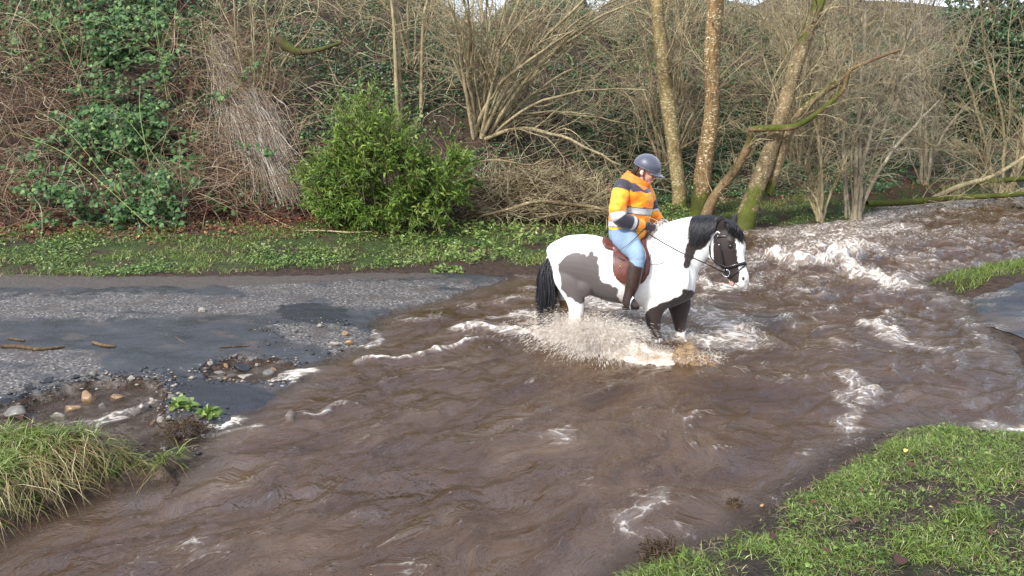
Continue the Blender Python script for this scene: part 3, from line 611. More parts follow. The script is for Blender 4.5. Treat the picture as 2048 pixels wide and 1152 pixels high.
k = r.uniform(0, 1, len(P)) < wgt; P = P[k]; M = len(P); hb = r.uniform(0, 1, M) < .5+1.2*noise(P[:, 0]*.8, P[:, 1]*.8, 4)
Pg = P[~hb]; M = len(Pg); D = nrm(r.normal(0, .55, (M, 3))+np.array([0, 0, 1])); V, F, A = bladeset(Pg, D, r.uniform(.05, .13, M), r.uniform(.005, .009, M), r.uniform(.2, 1.4, M), np.clip(r.beta(2.4, 2, M)+.1, 0, 1))
Ph = P[hb]; M = len(Ph); Ph[:, 2] += r.uniform(0.005, .07, M); s = r.uniform(.025, .055, M); V2, F2, A2 = leafset(Ph, r.normal(0, 1, (M, 3))*np.array([1, 1, .4]), nrm(r.normal(0, .4, (M, 3))+np.array([0, -.2, 1])), s, s*.55, r.uniform(0, 1, M))
print('verge', len(Pg), M)
tag(build('verge_grass', V, F, GRM, None, False, {'rnd': A}), 'short green grass on the verge between track and embankment', 'grass', kind='stuff')
tag(build('herbs', V2, F2, HERB, None, False, {'rnd': A2}), 'low leafy weeds growing through the verge grass', 'weeds', kind='stuff')
def leafy_clump(px, py, wpx, n, label, ht=.22, name='weed_plant', grp='leafy weeds on the verge'):
    c0 = hit(px, py); r = np.random.default_rng(int(px*7+py)); sc = wpx/FPX*np.linalg.norm(c0-np.array([0, 0, CH]))
    root = empty(name, c0, label, 'plant', grp); m = max(6, n//9); st = np.stack([c0[0]+r.normal(0, sc*.33, m), c0[1]+r.normal(0, sc*.25, m), np.zeros(m)], 1); st[:, 2] = height(st[:, 0], st[:, 1])-.01
    Q = grow(st, r.normal(0, .45, (m, 3))+np.array([0, 0, 1]), r.uniform(.5, 1.1, m)*ht, 6, .15, 0, int(px)); V, F = tubes(Q, .0035, 4); build('foliage', V, F, TAN, root, True, {'rnd': np.full(len(V), .35)})  # stems of the weed, under the same name as its leaves
    P = np.repeat(Q[:, 1:], 2, 1).reshape(-1, 3); M = len(P); s = r.uniform(.05, .1, M); V, F, A = leafset(P, r.normal(0, 1, (M, 3))*np.array([1, 1, .45])+np.array([0, 0, .2]), nrm(r.normal(0, .35, (M, 3))+np.array([0, -.4, .8])), s, s*.42, r.uniform(.45, 1, M))
    build('foliage', V, F, HERB, root, False, {'rnd': A})
leafy_clump(1062, 480, 100, 220, 'bright leafy weed beside the mud, nearest the horse tail', .3)
leafy_clump(945, 515, 120, 260, 'low bright green tuft at the edge of the track, left of the horse')
leafy_clump(962, 468, 80, 160, 'small leafy weed in front of the brush pile', .2)
leafy_clump(828, 487, 70, 130, 'small leafy weed in front of the green bush', .18)
leafy_clump(770, 460, 60, 120, 'pale leafy sprig lying under the right of the green bush', .2)
leafy_clump(905, 545, 60, 90, 'flat green sprig lying on the track edge', .1)

# ---- near right bank: wet lawn grass
LAWN = leafmat('lawn blade', [(0, (.05, .07, .012)), (.3, (.11, .16, .025)), (.6, (.19, .27, .045)), (.85, (.31, .40, .11)), (.93, (.42, .40, .2)), (1, (.62, .53, .33))], .35, .45, .35)
r = np.random.default_rng(41); M = 580000; x = r.uniform(-1.2, 8.6, M)+0*1.; y = r.uniform(1.7, 6.3, M)
px, py = proj(np.stack([x, y, 0*x+.15], 1)); k = (px < 2800) & (px > 1150) & (py < 1260); x, y = x[k], y[k]; h, sdw, e, dm, _, _ = height(x, y, True)
den = .66+2.0*fbm(x*1.9, y*1.9, 4, 43); den = np.where(sdw < -.03, den, 0); den *= sstep(.0, -.25, sdw+.18*noise(x*3, y*3, 44)); den = np.where(noise(x*1.3+5, y*1.3, 45) > .36, den*.15, den)
k = r.uniform(0, 1, len(x)) < den; x, y, h = x[k], y[k], h[k]; M = len(x); P = np.stack([x, y, h-.005], 1); tuft = .8+.5*noise(x*3, y*3, 46)
D = nrm(r.normal(0, .6, (M, 3))+np.array([-.15, -.1, 1])); V, F, A = bladeset(P, D, r.uniform(.035, .1, M)*tuft, r.uniform(.0022, .0048, M), r.uniform(.2, 1.6, M), np.clip(r.beta(2, 2.2, M)+.12*noise(x*2, y*2, 47), 0, 1)); print('lawn', M)
kk = r.uniform(0, 1, M) < .16; Pt = P[kk]+r.normal(0, .01, (kk.sum(), 3))*np.array([1, 1, 0]); mt = len(Pt)
xt = r.uniform(.3, 6.2, 60000); yt = r.uniform(2.5, 6.3, 60000); ht, st_, _, _, _, _ = height(xt, yt, True); kq = (st_ < -.0) & (noise(xt*2, yt*2, 49) > -.25); Pt = np.vstack([Pt, np.stack([xt, yt, ht], 1)[kq]]); mt = len(Pt); Vt, Ft, At = bladeset(Pt, nrm(r.normal(0, 1, (mt, 3))*np.array([1, 1, .25])+np.array([0, 0, .25])), r.uniform(.02, .08, mt), r.uniform(.0015, .004, mt), r.uniform(.2, 1., mt), r.uniform(0, 1, mt)); tag(build('thatch', Vt, Ft, leafmat('thatch', [(0, (.03, .02, .012)), (.5, (.11, .08, .045)), (.85, (.26, .2, .11)), (1, (.42, .35, .2))], .6, .3, .15), None, False, {'rnd': At}), 'dead straw and muddy thatch between the grass blades', 'thatch', kind='stuff')
tag(build('grass', V, F, LAWN, None, False, {'rnd': A}), 'wet green grass on the near right bank', 'grass', kind='stuff')
k = r.uniform(0, 1, M) < .045; Ph = P[k]; m_ = len(Ph); Ph[:, 2] += r.uniform(.01, .04, m_); s = r.uniform(.012, .03, m_); V, F, A = leafset(Ph, r.normal(0, 1, (m_, 3))*np.array([1, 1, .3]), nrm(r.normal(0, .3, (m_, 3))+np.array([0, 0, 1])), s, s*.8, r.uniform(.2, .9, m_))
tag(build('clover', V, F, HERB, None, False, {'rnd': A}), 'small clover leaves among the grass of the near bank', 'clover', kind='stuff')
# far right bank grass
r = np.random.default_rng(43); M = 90000; x = r.uniform(5.5, 14, M); y = r.uniform(9.3, 15, M); h, sdw, e, dm, _, _ = height(x, y, True); k = (sdw < -.02) & (r.uniform(0, 1, M) < .6+1.5*fbm(x*1.2, y*1.2, 3, 48)) & ((y > 10.0+.3*noise(x,y,3))) & (e<-2)
x, y, h = x[k], y[k], h[k]; M = len(x); V, F, A = bladeset(np.stack([x, y, h], 1), nrm(r.normal(0, .5, (M, 3))+np.array([0, 0, 1])), r.uniform(.06, .18, M), r.uniform(.005, .009, M), r.uniform(.2, 1.4, M), np.clip(r.beta(2, 2, M), 0, 1))
tag(build('bank_grass', V, F, GRM, None, False, {'rnd': A}), 'grass on the far right bank above the rapids', 'grass', kind='stuff')

# ---- the undercut bank on the left: green top, straw hanging over
r = np.random.default_rng(51); M = 120000; x = r.uniform(-7, -1.9, M); y = r.uniform(3.4, 6.4, M); h, sdw, e, dm, _, _ = height(x, y, True); k = (dm > .02) & (sdw < 0); x, y, h, dm = x[k], y[k], h[k], dm[k]
P = np.stack([x, y, h-.01], 1); gn = nrm(np.stack([0*x+.5, 0*x-.8, 0*x+.5], 1)); dr = r.uniform(0, 1, len(x))
ed = sstep(.5, .1, dm)*(dm > .06)
k = dr < .05+.26*ed; Pd = P[k]; M = len(Pd); out = nrm(np.stack([r.normal(.7, .7, M), r.normal(-.6, .6, M), r.uniform(.0, .8, M)], 1)); V, F, A = bladeset(Pd, out, r.uniform(.12, .34, M), r.uniform(.002, .0042, M), r.uniform(1.0, 1.9, M), r.uniform(.0, 1, M))
DRY = leafmat('straw blade', [(0, (.09, .055, .025)), (.4, (.3, .21, .09)), (.8, (.48, .38, .18)), (1, (.62, .53, .32))], .5, .3, .25)
print('straw', M); tag(build('straw_grass', V, F, DRY, None, False, {'rnd': A}), 'straw coloured long grass hanging over the undercut left bank', 'dry grass', kind='stuff')
k = (dr > .3) & (dm > .02); Pg = P[k]; M = len(Pg); V, F, A = bladeset(Pg, nrm(r.normal(0, .5, (M, 3))+np.array([.1, -.2, 1])), r.uniform(.07, .22, M), r.uniform(.003, .006, M), r.uniform(.5, 1.8, M), np.clip(r.beta(2, 2, M), 0, 1))
print('mound green', M); tag(build('mound_grass', V, F, LAWN, None, False, {'rnd': A}), 'green grass on top of the small left bank', 'grass', kind='stuff')
# ------------------------------------------------------------------ trees and shrubs
def leader_tree(name, label, cat, stems, mat, twmat, ntw, seed, group=None, tlen=(.3, .7), tw_rad=1., up=.03, extra=None, t0=.3, depth=2, moss=None):
    base = np.array(stems[0][0][0]); root = empty(name, base, label, cat, group); P_, R_ = [], []
    for i, (pts, rad) in enumerate(stems):
        mb = MB(); n = 40; P, Rr = trunk(mb, pts, rad, 14, n, seed+i, moss=moss[i] if moss and isinstance(moss[0], list) else moss); mb.build('trunk', mat, root); P_.append(P); R_.append(Rr)
    P_ = np.array(P_); R_ = np.array(R_)
    Q, q = kids(P_, R_*.0+np.minimum(R_*.35, .035)*tw_rad, ntw/len(P_), tlen, 1.1, seed+50, 9, .22, up, t0, 1.); mb = MB(); V, F = tubes(Q, q, 5); mb.add(V, F, moss=0)
    if depth > 1:
        Q2, q2 = kids(Q, q, 5, (.3, .7), .8, seed+60, 7, .25, up); q2 = np.maximum(q2, .0035); V, F = tubes(Q2, q2, 4); mb.add(V, F, moss=0)
        Q3, q3 = kids(Q2, q2, 2.2, (.3, .7), .8, seed+70, 5, .25, up); q3 = np.maximum(q3, .003); V, F = tubes(Q3, q3, 3); mb.add(V, F, moss=0)
    mb.build('crown', twmat, root); return root
def st(pp, Y0, dY, rpx):
    """stem through points of the photo at depth Y0..Y0+dY, radii in photo px"""
    n = len(pp); o = [PY(x, y, Y0+dY*i/(n-1)) for i, (x, y) in enumerate(pp)]; rr = np.interp(np.linspace(0, 1, n), np.linspace(0, 1, len(rpx)), rpx)*Y0/FPX
    return o, list(rr)
def rooted(s): p, r = s; g = hz(p[0][0], p[0][1]); p[0] = np.array([p[0][0], p[0][1], min(p[0][2], g)-.12]); return (p, [r[0]*1.15]+list(r[1:]))
leader_tree('riverside_tree', 'slender pale barked tree with yellow lichen, leftmost trunk behind the rider', 'tree', [rooted(st([(1358,435),(1360,400),(1352,330),(1340,240),(1327,140),(1318,60),(1310,-60),(1300,-200),(1290,-420)], 16.9, .3, [18,14.5,13,12,9]))], BARK, TWIG, 12, 201, 'riverside trees behind the horse', (.08, .22), t0=.35, moss=[.35,.1,-.1,.2,0,.1,0])
leader_tree('riverside_tree', 'upright orange brown trunk with a moss collar, second trunk behind the rider', 'tree', [rooted(st([(1398,460),(1402,410),(1408,330),(1424,220),(1424,120),(1430,20),(1434,-80),(1430,-220),(1440,-460)], 16.2, .2, [20,16.5,15.5,14,11]))], BARKB, TWIG, 10, 211, 'riverside trees behind the horse', (.08, .2), t0=.35, moss=[.1,.38,-.1,-.1,-.1,.1,.25,0,0])
leader_tree('riverside_tree', 'tree leaning right over the stream with a mossy foot', 'tree', [rooted(st([(1478,468),(1500,410),(1530,330),(1558,250),(1580,170),(1606,90),(1640,0),(1670,-90),(1740,-260)], 15.6, .6, [24,18,13.5,13,12,10])),
    (st([(1535,385),(1556,330),(1580,260),(1610,215),(1660,175),(1700,150)], 15.9, -.4, [12,9,6,5]))], BARKG, TWIG, 30, 221, 'riverside trees behind the horse', (.15, .4), t0=.3, moss=[.5,.25,0,0,0,.1,.3,.1,0])
leader_tree('mossy_limb', 'thick crooked limb leaning right, its bend covered in bright moss', 'tree', [rooted(st([(1400,455),(1425,400),(1470,340),(1497,290),(1500,262)], 15.9, -.3, [10,9,8,6.5])),
    (st([(1497,258),(1540,256),(1590,252),(1640,222),(1685,180),(1700,142),(1750,118),(1800,100)], 15.6, -.6, [5.5,6.5,6.5,5.5,5,4,3,2]))], barkmat('moss bark', (.12, .08, .04), (.25, .17, .09), .5, .2), TWIG, 26, 231, None, (.12, .35), t0=.25, moss=[[-.1,.0,.05,.12,.15],[.12,.2,.24,.2,.16,.05,-.1,-.1]])
def stool(name, label, px, py, Y, ends, rpx, seed, mat=TWIG, ntw=200, grp='coppiced shrubs', cat='shrub', dY=1., up=.0, tl=(.2, .5), lift=0):
    base = PY(px, py, Y); base[2] = hz(base[0], base[1]) if lift == 0 else base[2]; r = np.random.default_rng(seed); root = empty(name, base, label, cat, grp); P_, R_ = [], []
    for i, (ex, ey) in enumerate(ends):
        e_ = PY(ex, ey, Y+r.uniform(-1, .6)*dY); b = base+r.normal(0, .09, 3)*np.array([1, 1, 0])-np.array([0, 0, .1]); m1 = b*.7+e_*.3+np.array([r.normal(0, .08), r.normal(0, .08), .12*np.linalg.norm(e_-b)]); m2 = b*.35+e_*.65+np.array([r.normal(0, .12), r.normal(0, .1), .1*np.linalg.norm(e_-b)])
        P = crom([b, m1, m2, e_], 16); P[1:-1] += r.normal(0, .012, (14, 3)); P_.append(P); R_.append(rpx*.8*Y/FPX*r.uniform(.5, 1.15)*np.linspace(1, .35, 16))
    P_ = np.array(P_); R_ = np.array(R_); 
    for a_, b_ in zip(P_, R_): V, F = tubes(a_[None], b_[None], 7); build('stem', V, F, mat, root, attrs={'moss': np.repeat(np.linspace(.06, -.3, 16), 7)})
    mb = MB(); Q, q = kids(P_, R_*.7, ntw/len(P_), tl, .8, seed+3, 9, .24, up); q = np.maximum(q, .0045); V, F = tubes(Q, q, 4); mb.add(V, F, moss=0)
    Q2, q2 = kids(Q, q, 3.5, (.3, .7), .8, seed+5, 7, .28, up); q2 = np.maximum(q2, .0035); V, F = tubes(Q2, q2, 3); mb.add(V, F, moss=0); mb.build('crown', mat, root); return root
stool('hazel', 'large hazel with many tan stems spraying up and right from the embankment', 962, 215, 16.6, [(870,-80),(900,-60),(930,-90),(955,-60),(975,-100),(1000,-80),(1030,-60),(1060,-100),(1100,-60),(1140,-80),(1180,-40),(1230,-60),(1280,0),(1300,90),(1290,180),(1270,250),(1200,150),(1150,60),(1100,120),(1220,30),(830,20),(1070,20),(1010,10),(940,30),(1330,-40),(1190,230),(985,-150),(1120,-140),(1240,330)], 5.5, 301, ntw=300, dY=1.6, up=-.01)
stool('hazel', 'bare hazel thicket behind the two upright trunks', 1330, 330, 18.8, [(1220,-60),(1260,-80),(1300,-60),(1360,-60),(1400,-80),(1460,-60),(1500,0),(1530,100),(1250,100),(1450,150),(1200,160),(1480,240),(1380,60),(1550,60),(1170,60)], 3.8, 311, ntw=210, dY=1.6)
stool('alder', 'pale multi stemmed alder rooted at the water edge', 1702, 428, 17.2, [(1722,-60),(1700,60),(1745,100),(1800,130),(1760,180),(1670,100),(1830,40),(1640,180),(1880,200),(1690,-20)], 6.2, 321, PALE, 150, dY=.8, tl=(.2, .45))
stool('alder', 'dark many stemmed alder on the water edge, left of the pale one', 1642, 435, 16.6, [(1560,180),(1600,230),(1620,120),(1660,200),(1580,330),(1700,300),(1650,60),(1540,280),(1610,10)], 4.6, 331, TWIG, 150, dY=.8, tl=(.2, .45))
stool('sapling_thicket', 'pale twiggy saplings behind the alders', 1850, 345, 22., [(1800,-60),(1840,-40),(1890,-60),(1920,60),(1960,20),(1760,60),(1790,160),(1900,140),(1860,100),(2000,120),(1960,200),(1730,220)], 4.2, 341, PALE, 200, dY=2)
stool('sapling_thicket', 'twiggy saplings at the far right over the stream', 2010, 375, 21., [(1900,60),(1960,-20),(2040,-60),(2100,40),(1860,180),(1930,250),(2080,180),(2140,100),(1840,280),(2200,0)], 4., 351, TWIG, 230, dY=2)
stool('sapling_thicket', 'grey twiggy saplings between the leaning tree and the alders', 1590, 345, 20.5, [(1480,-60),(1530,-80),(1580,-60),(1640,-60),(1700,-80),(1760,-40),(1440,80),(1560,60),(1680,80),(1740,120),(1500,160),(1800,-90)], 4., 361, TWIG, 230, dY=2)
stool('sapling_thicket', 'twiggy crowns on the crest of the embankment above the upright trunks', 1360, 70, 24., [(1230,-80),(1280,-60),(1330,-120),(1390,-90),(1450,-60),(1500,-100),(1200,0),(1520,-20)], 3.5, 391, TWIG, 170, dY=1)
stool('sapling_thicket', 'twiggy crowns on the crest of the embankment behind the leaning tree', 1600, 75, 26., [(1500,-60),(1540,-120),(1590,-90),(1640,-120),(1690,-70),(1740,-30),(1470,0),(1720,20),(1560,-10),(1650,0)], 3.5, 392, TWIG, 230, dY=1)
stool('sapling_thicket', 'twiggy crowns on the crest of the embankment at the upper right', 1800, 80, 27., [(1700,-60),(1750,-90),(1800,-120),(1850,-80),(1900,-60),(1680,0),(1930,0),(1780,-20),(1840,0)], 3.5, 393, TWIG, 230, dY=1)
stool('sapling_thicket', 'sparse saplings along the top of the embankment above the bush', 820, 60, 18.2, [(720,-120),(780,-150),(830,-140),(880,-150),(760,-60),(900,-90),(960,-160),(690,-60)], 4., 371, TWIG, 90, dY=1, up=.02)
stool('sapling_thicket', 'tan twigs hanging at the top of the embankment right of the brambles', 500, 10, 16.2, [(390,-60),(440,-90),(480,-120),(530,-100),(560,-60),(410,60),(545,110),(600,-60),(455,130),(520,200),(640,-10),(385,90),(480,170)], 3.2, 381, TWIG, 130, dY=.7, up=-.05)
for i, (a, lab) in enumerate([(([(793,150),(788,60),(780,-30),(776,-160)], 16.4), 'thin straight tan sapling above the bush, left of the pair'), (([(800,150),(796,60),(790,-30),(792,-160)], 16.5), 'thin straight tan sapling above the bush, right of the pair'),
        (([(838,100),(846,50),(858,-10),(880,-120)], 16.8), 'slanting pale sapling below the sky gap')]):
    leader_tree('sapling', lab, 'sapling', [rooted(st(a[0], a[1], .1, [3.2, 2.8, 2.2]))], TWIG, TWIG, 6, 400+i*10, 'thin saplings on the embankment', (.1, .25))
leader_tree('dead_branch', 'mossy dead branch lying on the embankment above the dry stalks', 'branch', [(st([(556,78),(572,92),(590,102),(612,104),(650,96),(684,84)], 15.7, -.2, [10,9,5,4,3]))], LOG, TWIGD, 8, 431, None, (.2, .6))
for i, (pp, rp, Y0, lab) in enumerate([([(1733,407),(1780,406),(1830,403),(1900,396),(1980,392),(2080,386)], [7,7,6,5,5], 18.6, 'bright mossy log lying low along the far bank of the rapids'), ([(1880,380),(1930,368),(1990,362),(2060,356),(2140,350)], [5,6,6,5], 20., 'mossy fallen trunk above and behind the bright mossy log'), ([(1800,440),(1860,400),(1920,372),(1990,350),(2070,300)], [5,5,4,3], 19.3, 'bare brown branch slanting up to the right over the rapids')]):
    leader_tree('fallen_log', lab, 'log', [st(pp, Y0, .4, rp)], LOG if i < 2 else TWIG, TWIG, 14, 441+i*10, 'fallen logs by the rapids', (.08, .25), up=.03, moss=[.15, .15] if i < 2 else None)
# ivy clad tree on the right
def ivytree(px, py, Y, pts, lobes, n, seed, label, name='ivy_clad_tree', mat=None, sz=(.05, .1), flat=.8, grp=None, cat='tree'):
    base = PY(px, py, Y); base[2] = hz(base[0], base[1]); root = empty(name, base, label, cat, grp); r = np.random.default_rng(seed)
    mb = MB(); top = PY(pts[0], pts[1], Y+.3); trunk(mb, [base-np.array([0, 0, .2]), base*.6+top*.4+np.array([.1, 0, 0]), top], [.1, .08, .03], 10, 24, seed); mb.build('trunk', BARKG, root)
    tw, LPs = [], []
    for (lx, ly, lr, w_) in lobes:
        c0 = PY(lx, ly, Y+r.uniform(-.6, .4)); R0 = lr*Y/FPX; m = int(n*w_)
        d = nrm(r.normal(0, 1, (m, 3))); rr = R0*r.uniform(.35, 1.05, (m, 1))**.7; p = c0+d*rr*np.array([1, flat, 1]); p += .2*R0*np.stack([noise(p[:, 0]*2.5, p[:, 2]*2.5, seed), 0*p[:, 0], noise(p[:, 2]*2.5, p[:, 0]*2.5, seed+1)], 1)
        k = noise(p[:, 0]*3+7, p[:, 2]*3, seed+2)+.8*noise(p[:, 0]*6, p[:, 2]*6, seed+3)+.5*noise(p[:, 0]*4, p[:, 1]*4, seed+5) > .0; p = p[k]; d = d[k]; tw.append((p, d)); 
    P = np.vstack([a for a, _ in tw]); D = np.vstack([b_ for _, b_ in tw]); m = len(P)
    Q = grow(P-D*.12, D+r.normal(0, .5, (m, 3))+np.array([0, 0, -.15]), r.uniform(.15, .55, m), 5, .25, -.1, seed+9); V, F = tubes(Q[::2], .004, 3); build('foliage', V, F, TWIGD, root, True, {'moss': np.zeros(len(V))})  # bare twigs that carry the leaves, not leaves themselves
    a = np.repeat(Q[:, 1:], 3, 1).reshape(-1, 3)+r.normal(0, .02, (m*12, 3)); M = len(a); dd = nrm(np.repeat(np.repeat(nrm(Q[:, -1]-Q[:, 0])[:, None], 4, 1), 3, 1).reshape(-1, 3)+r.normal(0, .7, (M, 3))+np.array([0, 0, -.2]))
    return root, a, dd, r
IV2 = leafmat('dense ivy', [(0, (.012, .035, .014)), (.4, (.03, .08, .028)), (.8, (.07, .15, .05)), (1, (.15, .24, .08))], .35, .5, .2)
for args, lab in (((1960,340,22.5,(1985,-120),[(1960,30,70,1),(2010,110,75,1),(1950,150,60,1),(2040,30,80,1),(1990,210,55,.7),(2060,190,60,1),(1940,230,40,.5)],520,501), 'dark ivy clad tree at the far right edge'), ((2120,360,22,(2120,-150),[(2110,60,90,1),(2150,180,90,1),(2100,260,60,.8)],420,511), 'ivy clad tree just outside the right edge')):
    root, a, dd, r = ivytree(*args, label=lab, grp=None); M = len(a); s = r.uniform(.06, .12, M); V, F, A = leafset(a, dd, nrm(r.normal(0, .5, (M, 3))+np.array([-.2, -.7, .5])), s, s*.8, np.clip(r.beta(2, 2, M), 0, 1)); build('foliage', V, F, IV2, root, False, {'rnd': A})
# the green bush
BUSH = leafmat('bush leaf', [(0, (.015, .035, .008)), (.35, (.06, .115, .014)), (.65, (.13, .21, .03)), (1, (.42, .48, .12))], .45, .25, .4)
root = empty('bush', hit(790, 455), 'sprawling bright green leafy bush at the foot of the embankment', 'bush'); r = np.random.default_rng(606)
tips = [(742,208,.35),(765,215,.3),(715,235,1),(700,262,1),(760,250,1),(800,268,1),(680,300,1),(725,300,1),(780,305,1),(830,310,1),(900,305,.4),(945,310,.3),(660,335,1),(630,345,.9),(612,358,.5),(705,345,1),(760,350,1),(820,350,1),(870,340,.9),(915,335,.5),(650,375,1),(700,390,1),(750,395,1),(805,395,1),(855,385,1),(905,375,.7),(945,355,.3),(640,405,.7),(680,425,1),(730,435,1),(780,440,1),(835,430,.9),(880,415,.7),(655,440,.4),(760,462,.7),(800,466,.6),(710,460,.4),(920,400,.4),(625,385,.4)]
c0 = PY(800, 450, 13.9); c0[2] = max(c0[2], .35); Q0 = []
for (tx, ty, w_) in tips:
    w_ = w_*r.uniform(.35, 1.25)
    for i in range(int(round(10*w_))):
        dx, dy = tx+r.normal(0, 13), ty+r.normal(0, 12); dep = 13.45+.55*abs((dx-780)/170)**2*.6+r.uniform(-.55, .55)+(450-dy)/600.; e_ = PY(dx, dy, dep); b = c0+np.array([(dx-790)/110*.45+r.normal(0, .15), r.normal(0, .2), r.uniform(-.1, .25)+.1*(460-dy)/100]); m_ = b*.45+e_*.55+np.array([r.normal(0, .12), -.05, .22*r.uniform(.2, 1.3)]); Q0.append(crom([b, m_, e_], 12))
Q0 = np.array(Q0); n0 = len(Q0); q0 = np.full((n0, 1), .009)*np.linspace(1, .4, 12)[None]; V, F = tubes(Q0, q0, 5); mb = MB(); mb.add(V, F, moss=0)
Q1, q1 = kids(Q0, q0, 13, (.12, .36), .75, 607, 7, .2, .02, .45, 1.); V, F = tubes(Q1, np.maximum(q1, .003), 3); mb.add(V, F, moss=0); mb.build('crown', TWIG, root)
def leaves_along(Q, k0, per):
    A = np.repeat(Q[:, k0:], per, 1); T = np.repeat(nrm(np.gradient(Q, axis=1))[:, k0:], per, 1); A = A.reshape(-1, 3); T = T.reshape(-1, 3); M = len(A); d = nrm(T*.8+nrm(r.normal(0, 1, (M, 3)))*.75+np.array([0, -.12, .18])); s = r.uniform(.07, .14, M)
    return leafset(A+r.normal(0, .01, (M, 3)), d, nrm(r.normal(0, .4, (M, 3))+np.array([-.2, -.5, .7])), s, s*.27, np.clip(np.repeat(r.beta(2.2, 2.2, len(Q)), M//len(Q))*.6+r.beta(2, 2, M)*.45, 0, 1), .3)
mb = MB()
for args in ((Q1, 2, 1), (Q0, 7, 3)): V, F, A = leaves_along(*args); mb.add(V, F, rnd=A)
mb.build('foliage', BUSH, root, False); print('bush', mb.n//6)
# brush pile
root = empty('brush_pile', hit(1090, 425), 'heap of cut brown branches at the foot of the embankment behind the rider', 'brush pile'); r = np.random.default_rng(71); M = 1100
t = r.uniform(0, 1, M); cx = 950+270*t; top = 330+40*np.abs(t-.45)*2; cy = r.uniform(0, 1, M)**.8*(432-top)+top; c0 = np.array([PY(x, y, 14.2+(432-y)/110+r.uniform(-.25, .35)) for x, y in zip(cx, cy)])
D = nrm(r.normal(0, 1, (M, 3))*np.array([1, .3, .3])); Q = grow(c0-D*.3, D, r.uniform(.35, 1.2, M), 8, .3, -.02, 72); g = height(Q[..., 0].ravel(), Q[..., 1].ravel()).reshape(Q.shape[:2]); Q[..., 2] = np.maximum(Q[..., 2], g+.01); q = r.uniform(.004, .011, M)[:, None]*np.linspace(1, .4, 8)
mb = MB(); V, F = tubes(Q, q, 5); mb.add(V, F, moss=0); tag(mb.build('branch', TWIG, root), kind='stuff')
mb = MB(); M = 600; c1 = c0[r.integers(0, len(c0), M)]; D = nrm(r.normal(0, 1, (M, 3))*np.array([1, .3, .4])); Q = grow(c1-D*.2, D, r.uniform(.3, .9, M), 6, .3, 0, 73); V, F = tubes(Q, .006, 4); mb.add(V, F, moss=0); tag(mb.build('dead_branch', TWIGD, root), kind='stuff')
mb = MB(); trunk(mb, st([(940,395),(1010,402),(1100,396),(1200,408),(1240,412)], 14.6, .1, [9])[0], [.09, .1, .08, .07, .05], 12, 30, 3); mb.build('log', TWIGD, root); mb = MB(); trunk(mb, st([(1010,380),(1080,385),(1160,378),(1225,392)], 14.9, .1, [9])[0], [.06, .08, .07, .05], 12, 30, 4); mb.build('log', TWIGD, root)
for i, (pp, rr) in enumerate([([(962,433),(1020,418),(1075,403),(1130,408),(1190,415),(1222,424)], [.022,.03,.032,.03,.02]), ([(1060,440),(1110,430),(1160,422),(1230,425)], [.012,.016,.014]), ([(900,345),(980,320),(1060,330),(1110,318)], [.012,.018,.01])]):
    mb = MB(); trunk(mb, st(pp, 13.9, .1, [3])[0], rr, 8, 40, 9+i); o = mb.build('branch', BARKG, root)
# sticks on the ground before the pile
for (pp, rr, lab, Y0) in [([(590,466),(650,468),(700,470),(745,468)], .013, 'thin straight stick on the litter left of the bush', None), ([(500,418),(540,438),(590,465)], .01, 'pale stick leaning at the foot of the dry stalks', None)]:
    P = [hit(x, y, .04) for x, y in pp]; mb = MB(); trunk(mb, P, [rr, rr*.7], 6, 14, 3); tag(mb.build('stick', TWIG), lab, 'stick', 'sticks on the ground')
# ferns
FERN = leafmat('fern frond', [(0, (.02, .06, .018)), (1, (.08, .17, .05))], .5, .3, .25)
for i, (fx, fy, s) in enumerate([(1195,318,.55),(1262,300,.5),(1245,322,.45),(1110,235,.5),(1290,265,.4),(1440,350,.45),(1225,225,.4),(560,320,.35)]):
    c0 = hit(fx, fy); r = np.random.default_rng(800+i); root = empty('fern', c0, ['broad fern just left of the rider helmet','fern right behind the rider helmet','small fern between rider and brush pile','fern below the hazel on the slope','fern on the slope left of the pale trunk','fern between the leaning limb and orange trunk','little fern high on the slope right of the hazel','small fern between dry stalks and bush'][i], 'fern', 'ferns on the embankment')
    n = 9; an = r.uniform(-2.9, .2, n); D = np.stack([np.cos(an), np.sin(an)*.8, r.uniform(.5, 1.1, n)], 1); Q = grow(np.repeat(c0[None], n, 0), D, s*r.uniform(.7, 1.1, n), 14, .05, -.1, 810+i); V, F = tubes(Q, .003, 3); build('foliage', V, F, TAN, root, True, {'rnd': np.full(len(V), .3)})  # stalks of the fronds, not leaves
    T = nrm(np.gradient(Q, axis=1)); sd_ = nrm(np.cross(T, np.array([0, 0, 1.]))); LPs, LDs, LSs = [], [], []
    for s_ in (-1, 1): LPs.append(Q[:, 2:].reshape(-1, 3)); LDs.append((sd_*s_+T*.35)[:, 2:].reshape(-1, 3)); LSs.append(np.tile(s*.26*np.sin(np.linspace(.5, 3.05, 12)), n))
    M = 2*n*12; ls = np.concatenate(LSs); V, F, A = leafset(np.vstack(LPs), np.vstack(LDs), np.tile(np.array([[0, -.3, 1.]]), (M, 1)), ls, ls*.3, r.uniform(0, 1, M)); build('fronds', V, F, FERN, root, False, {'rnd': A})

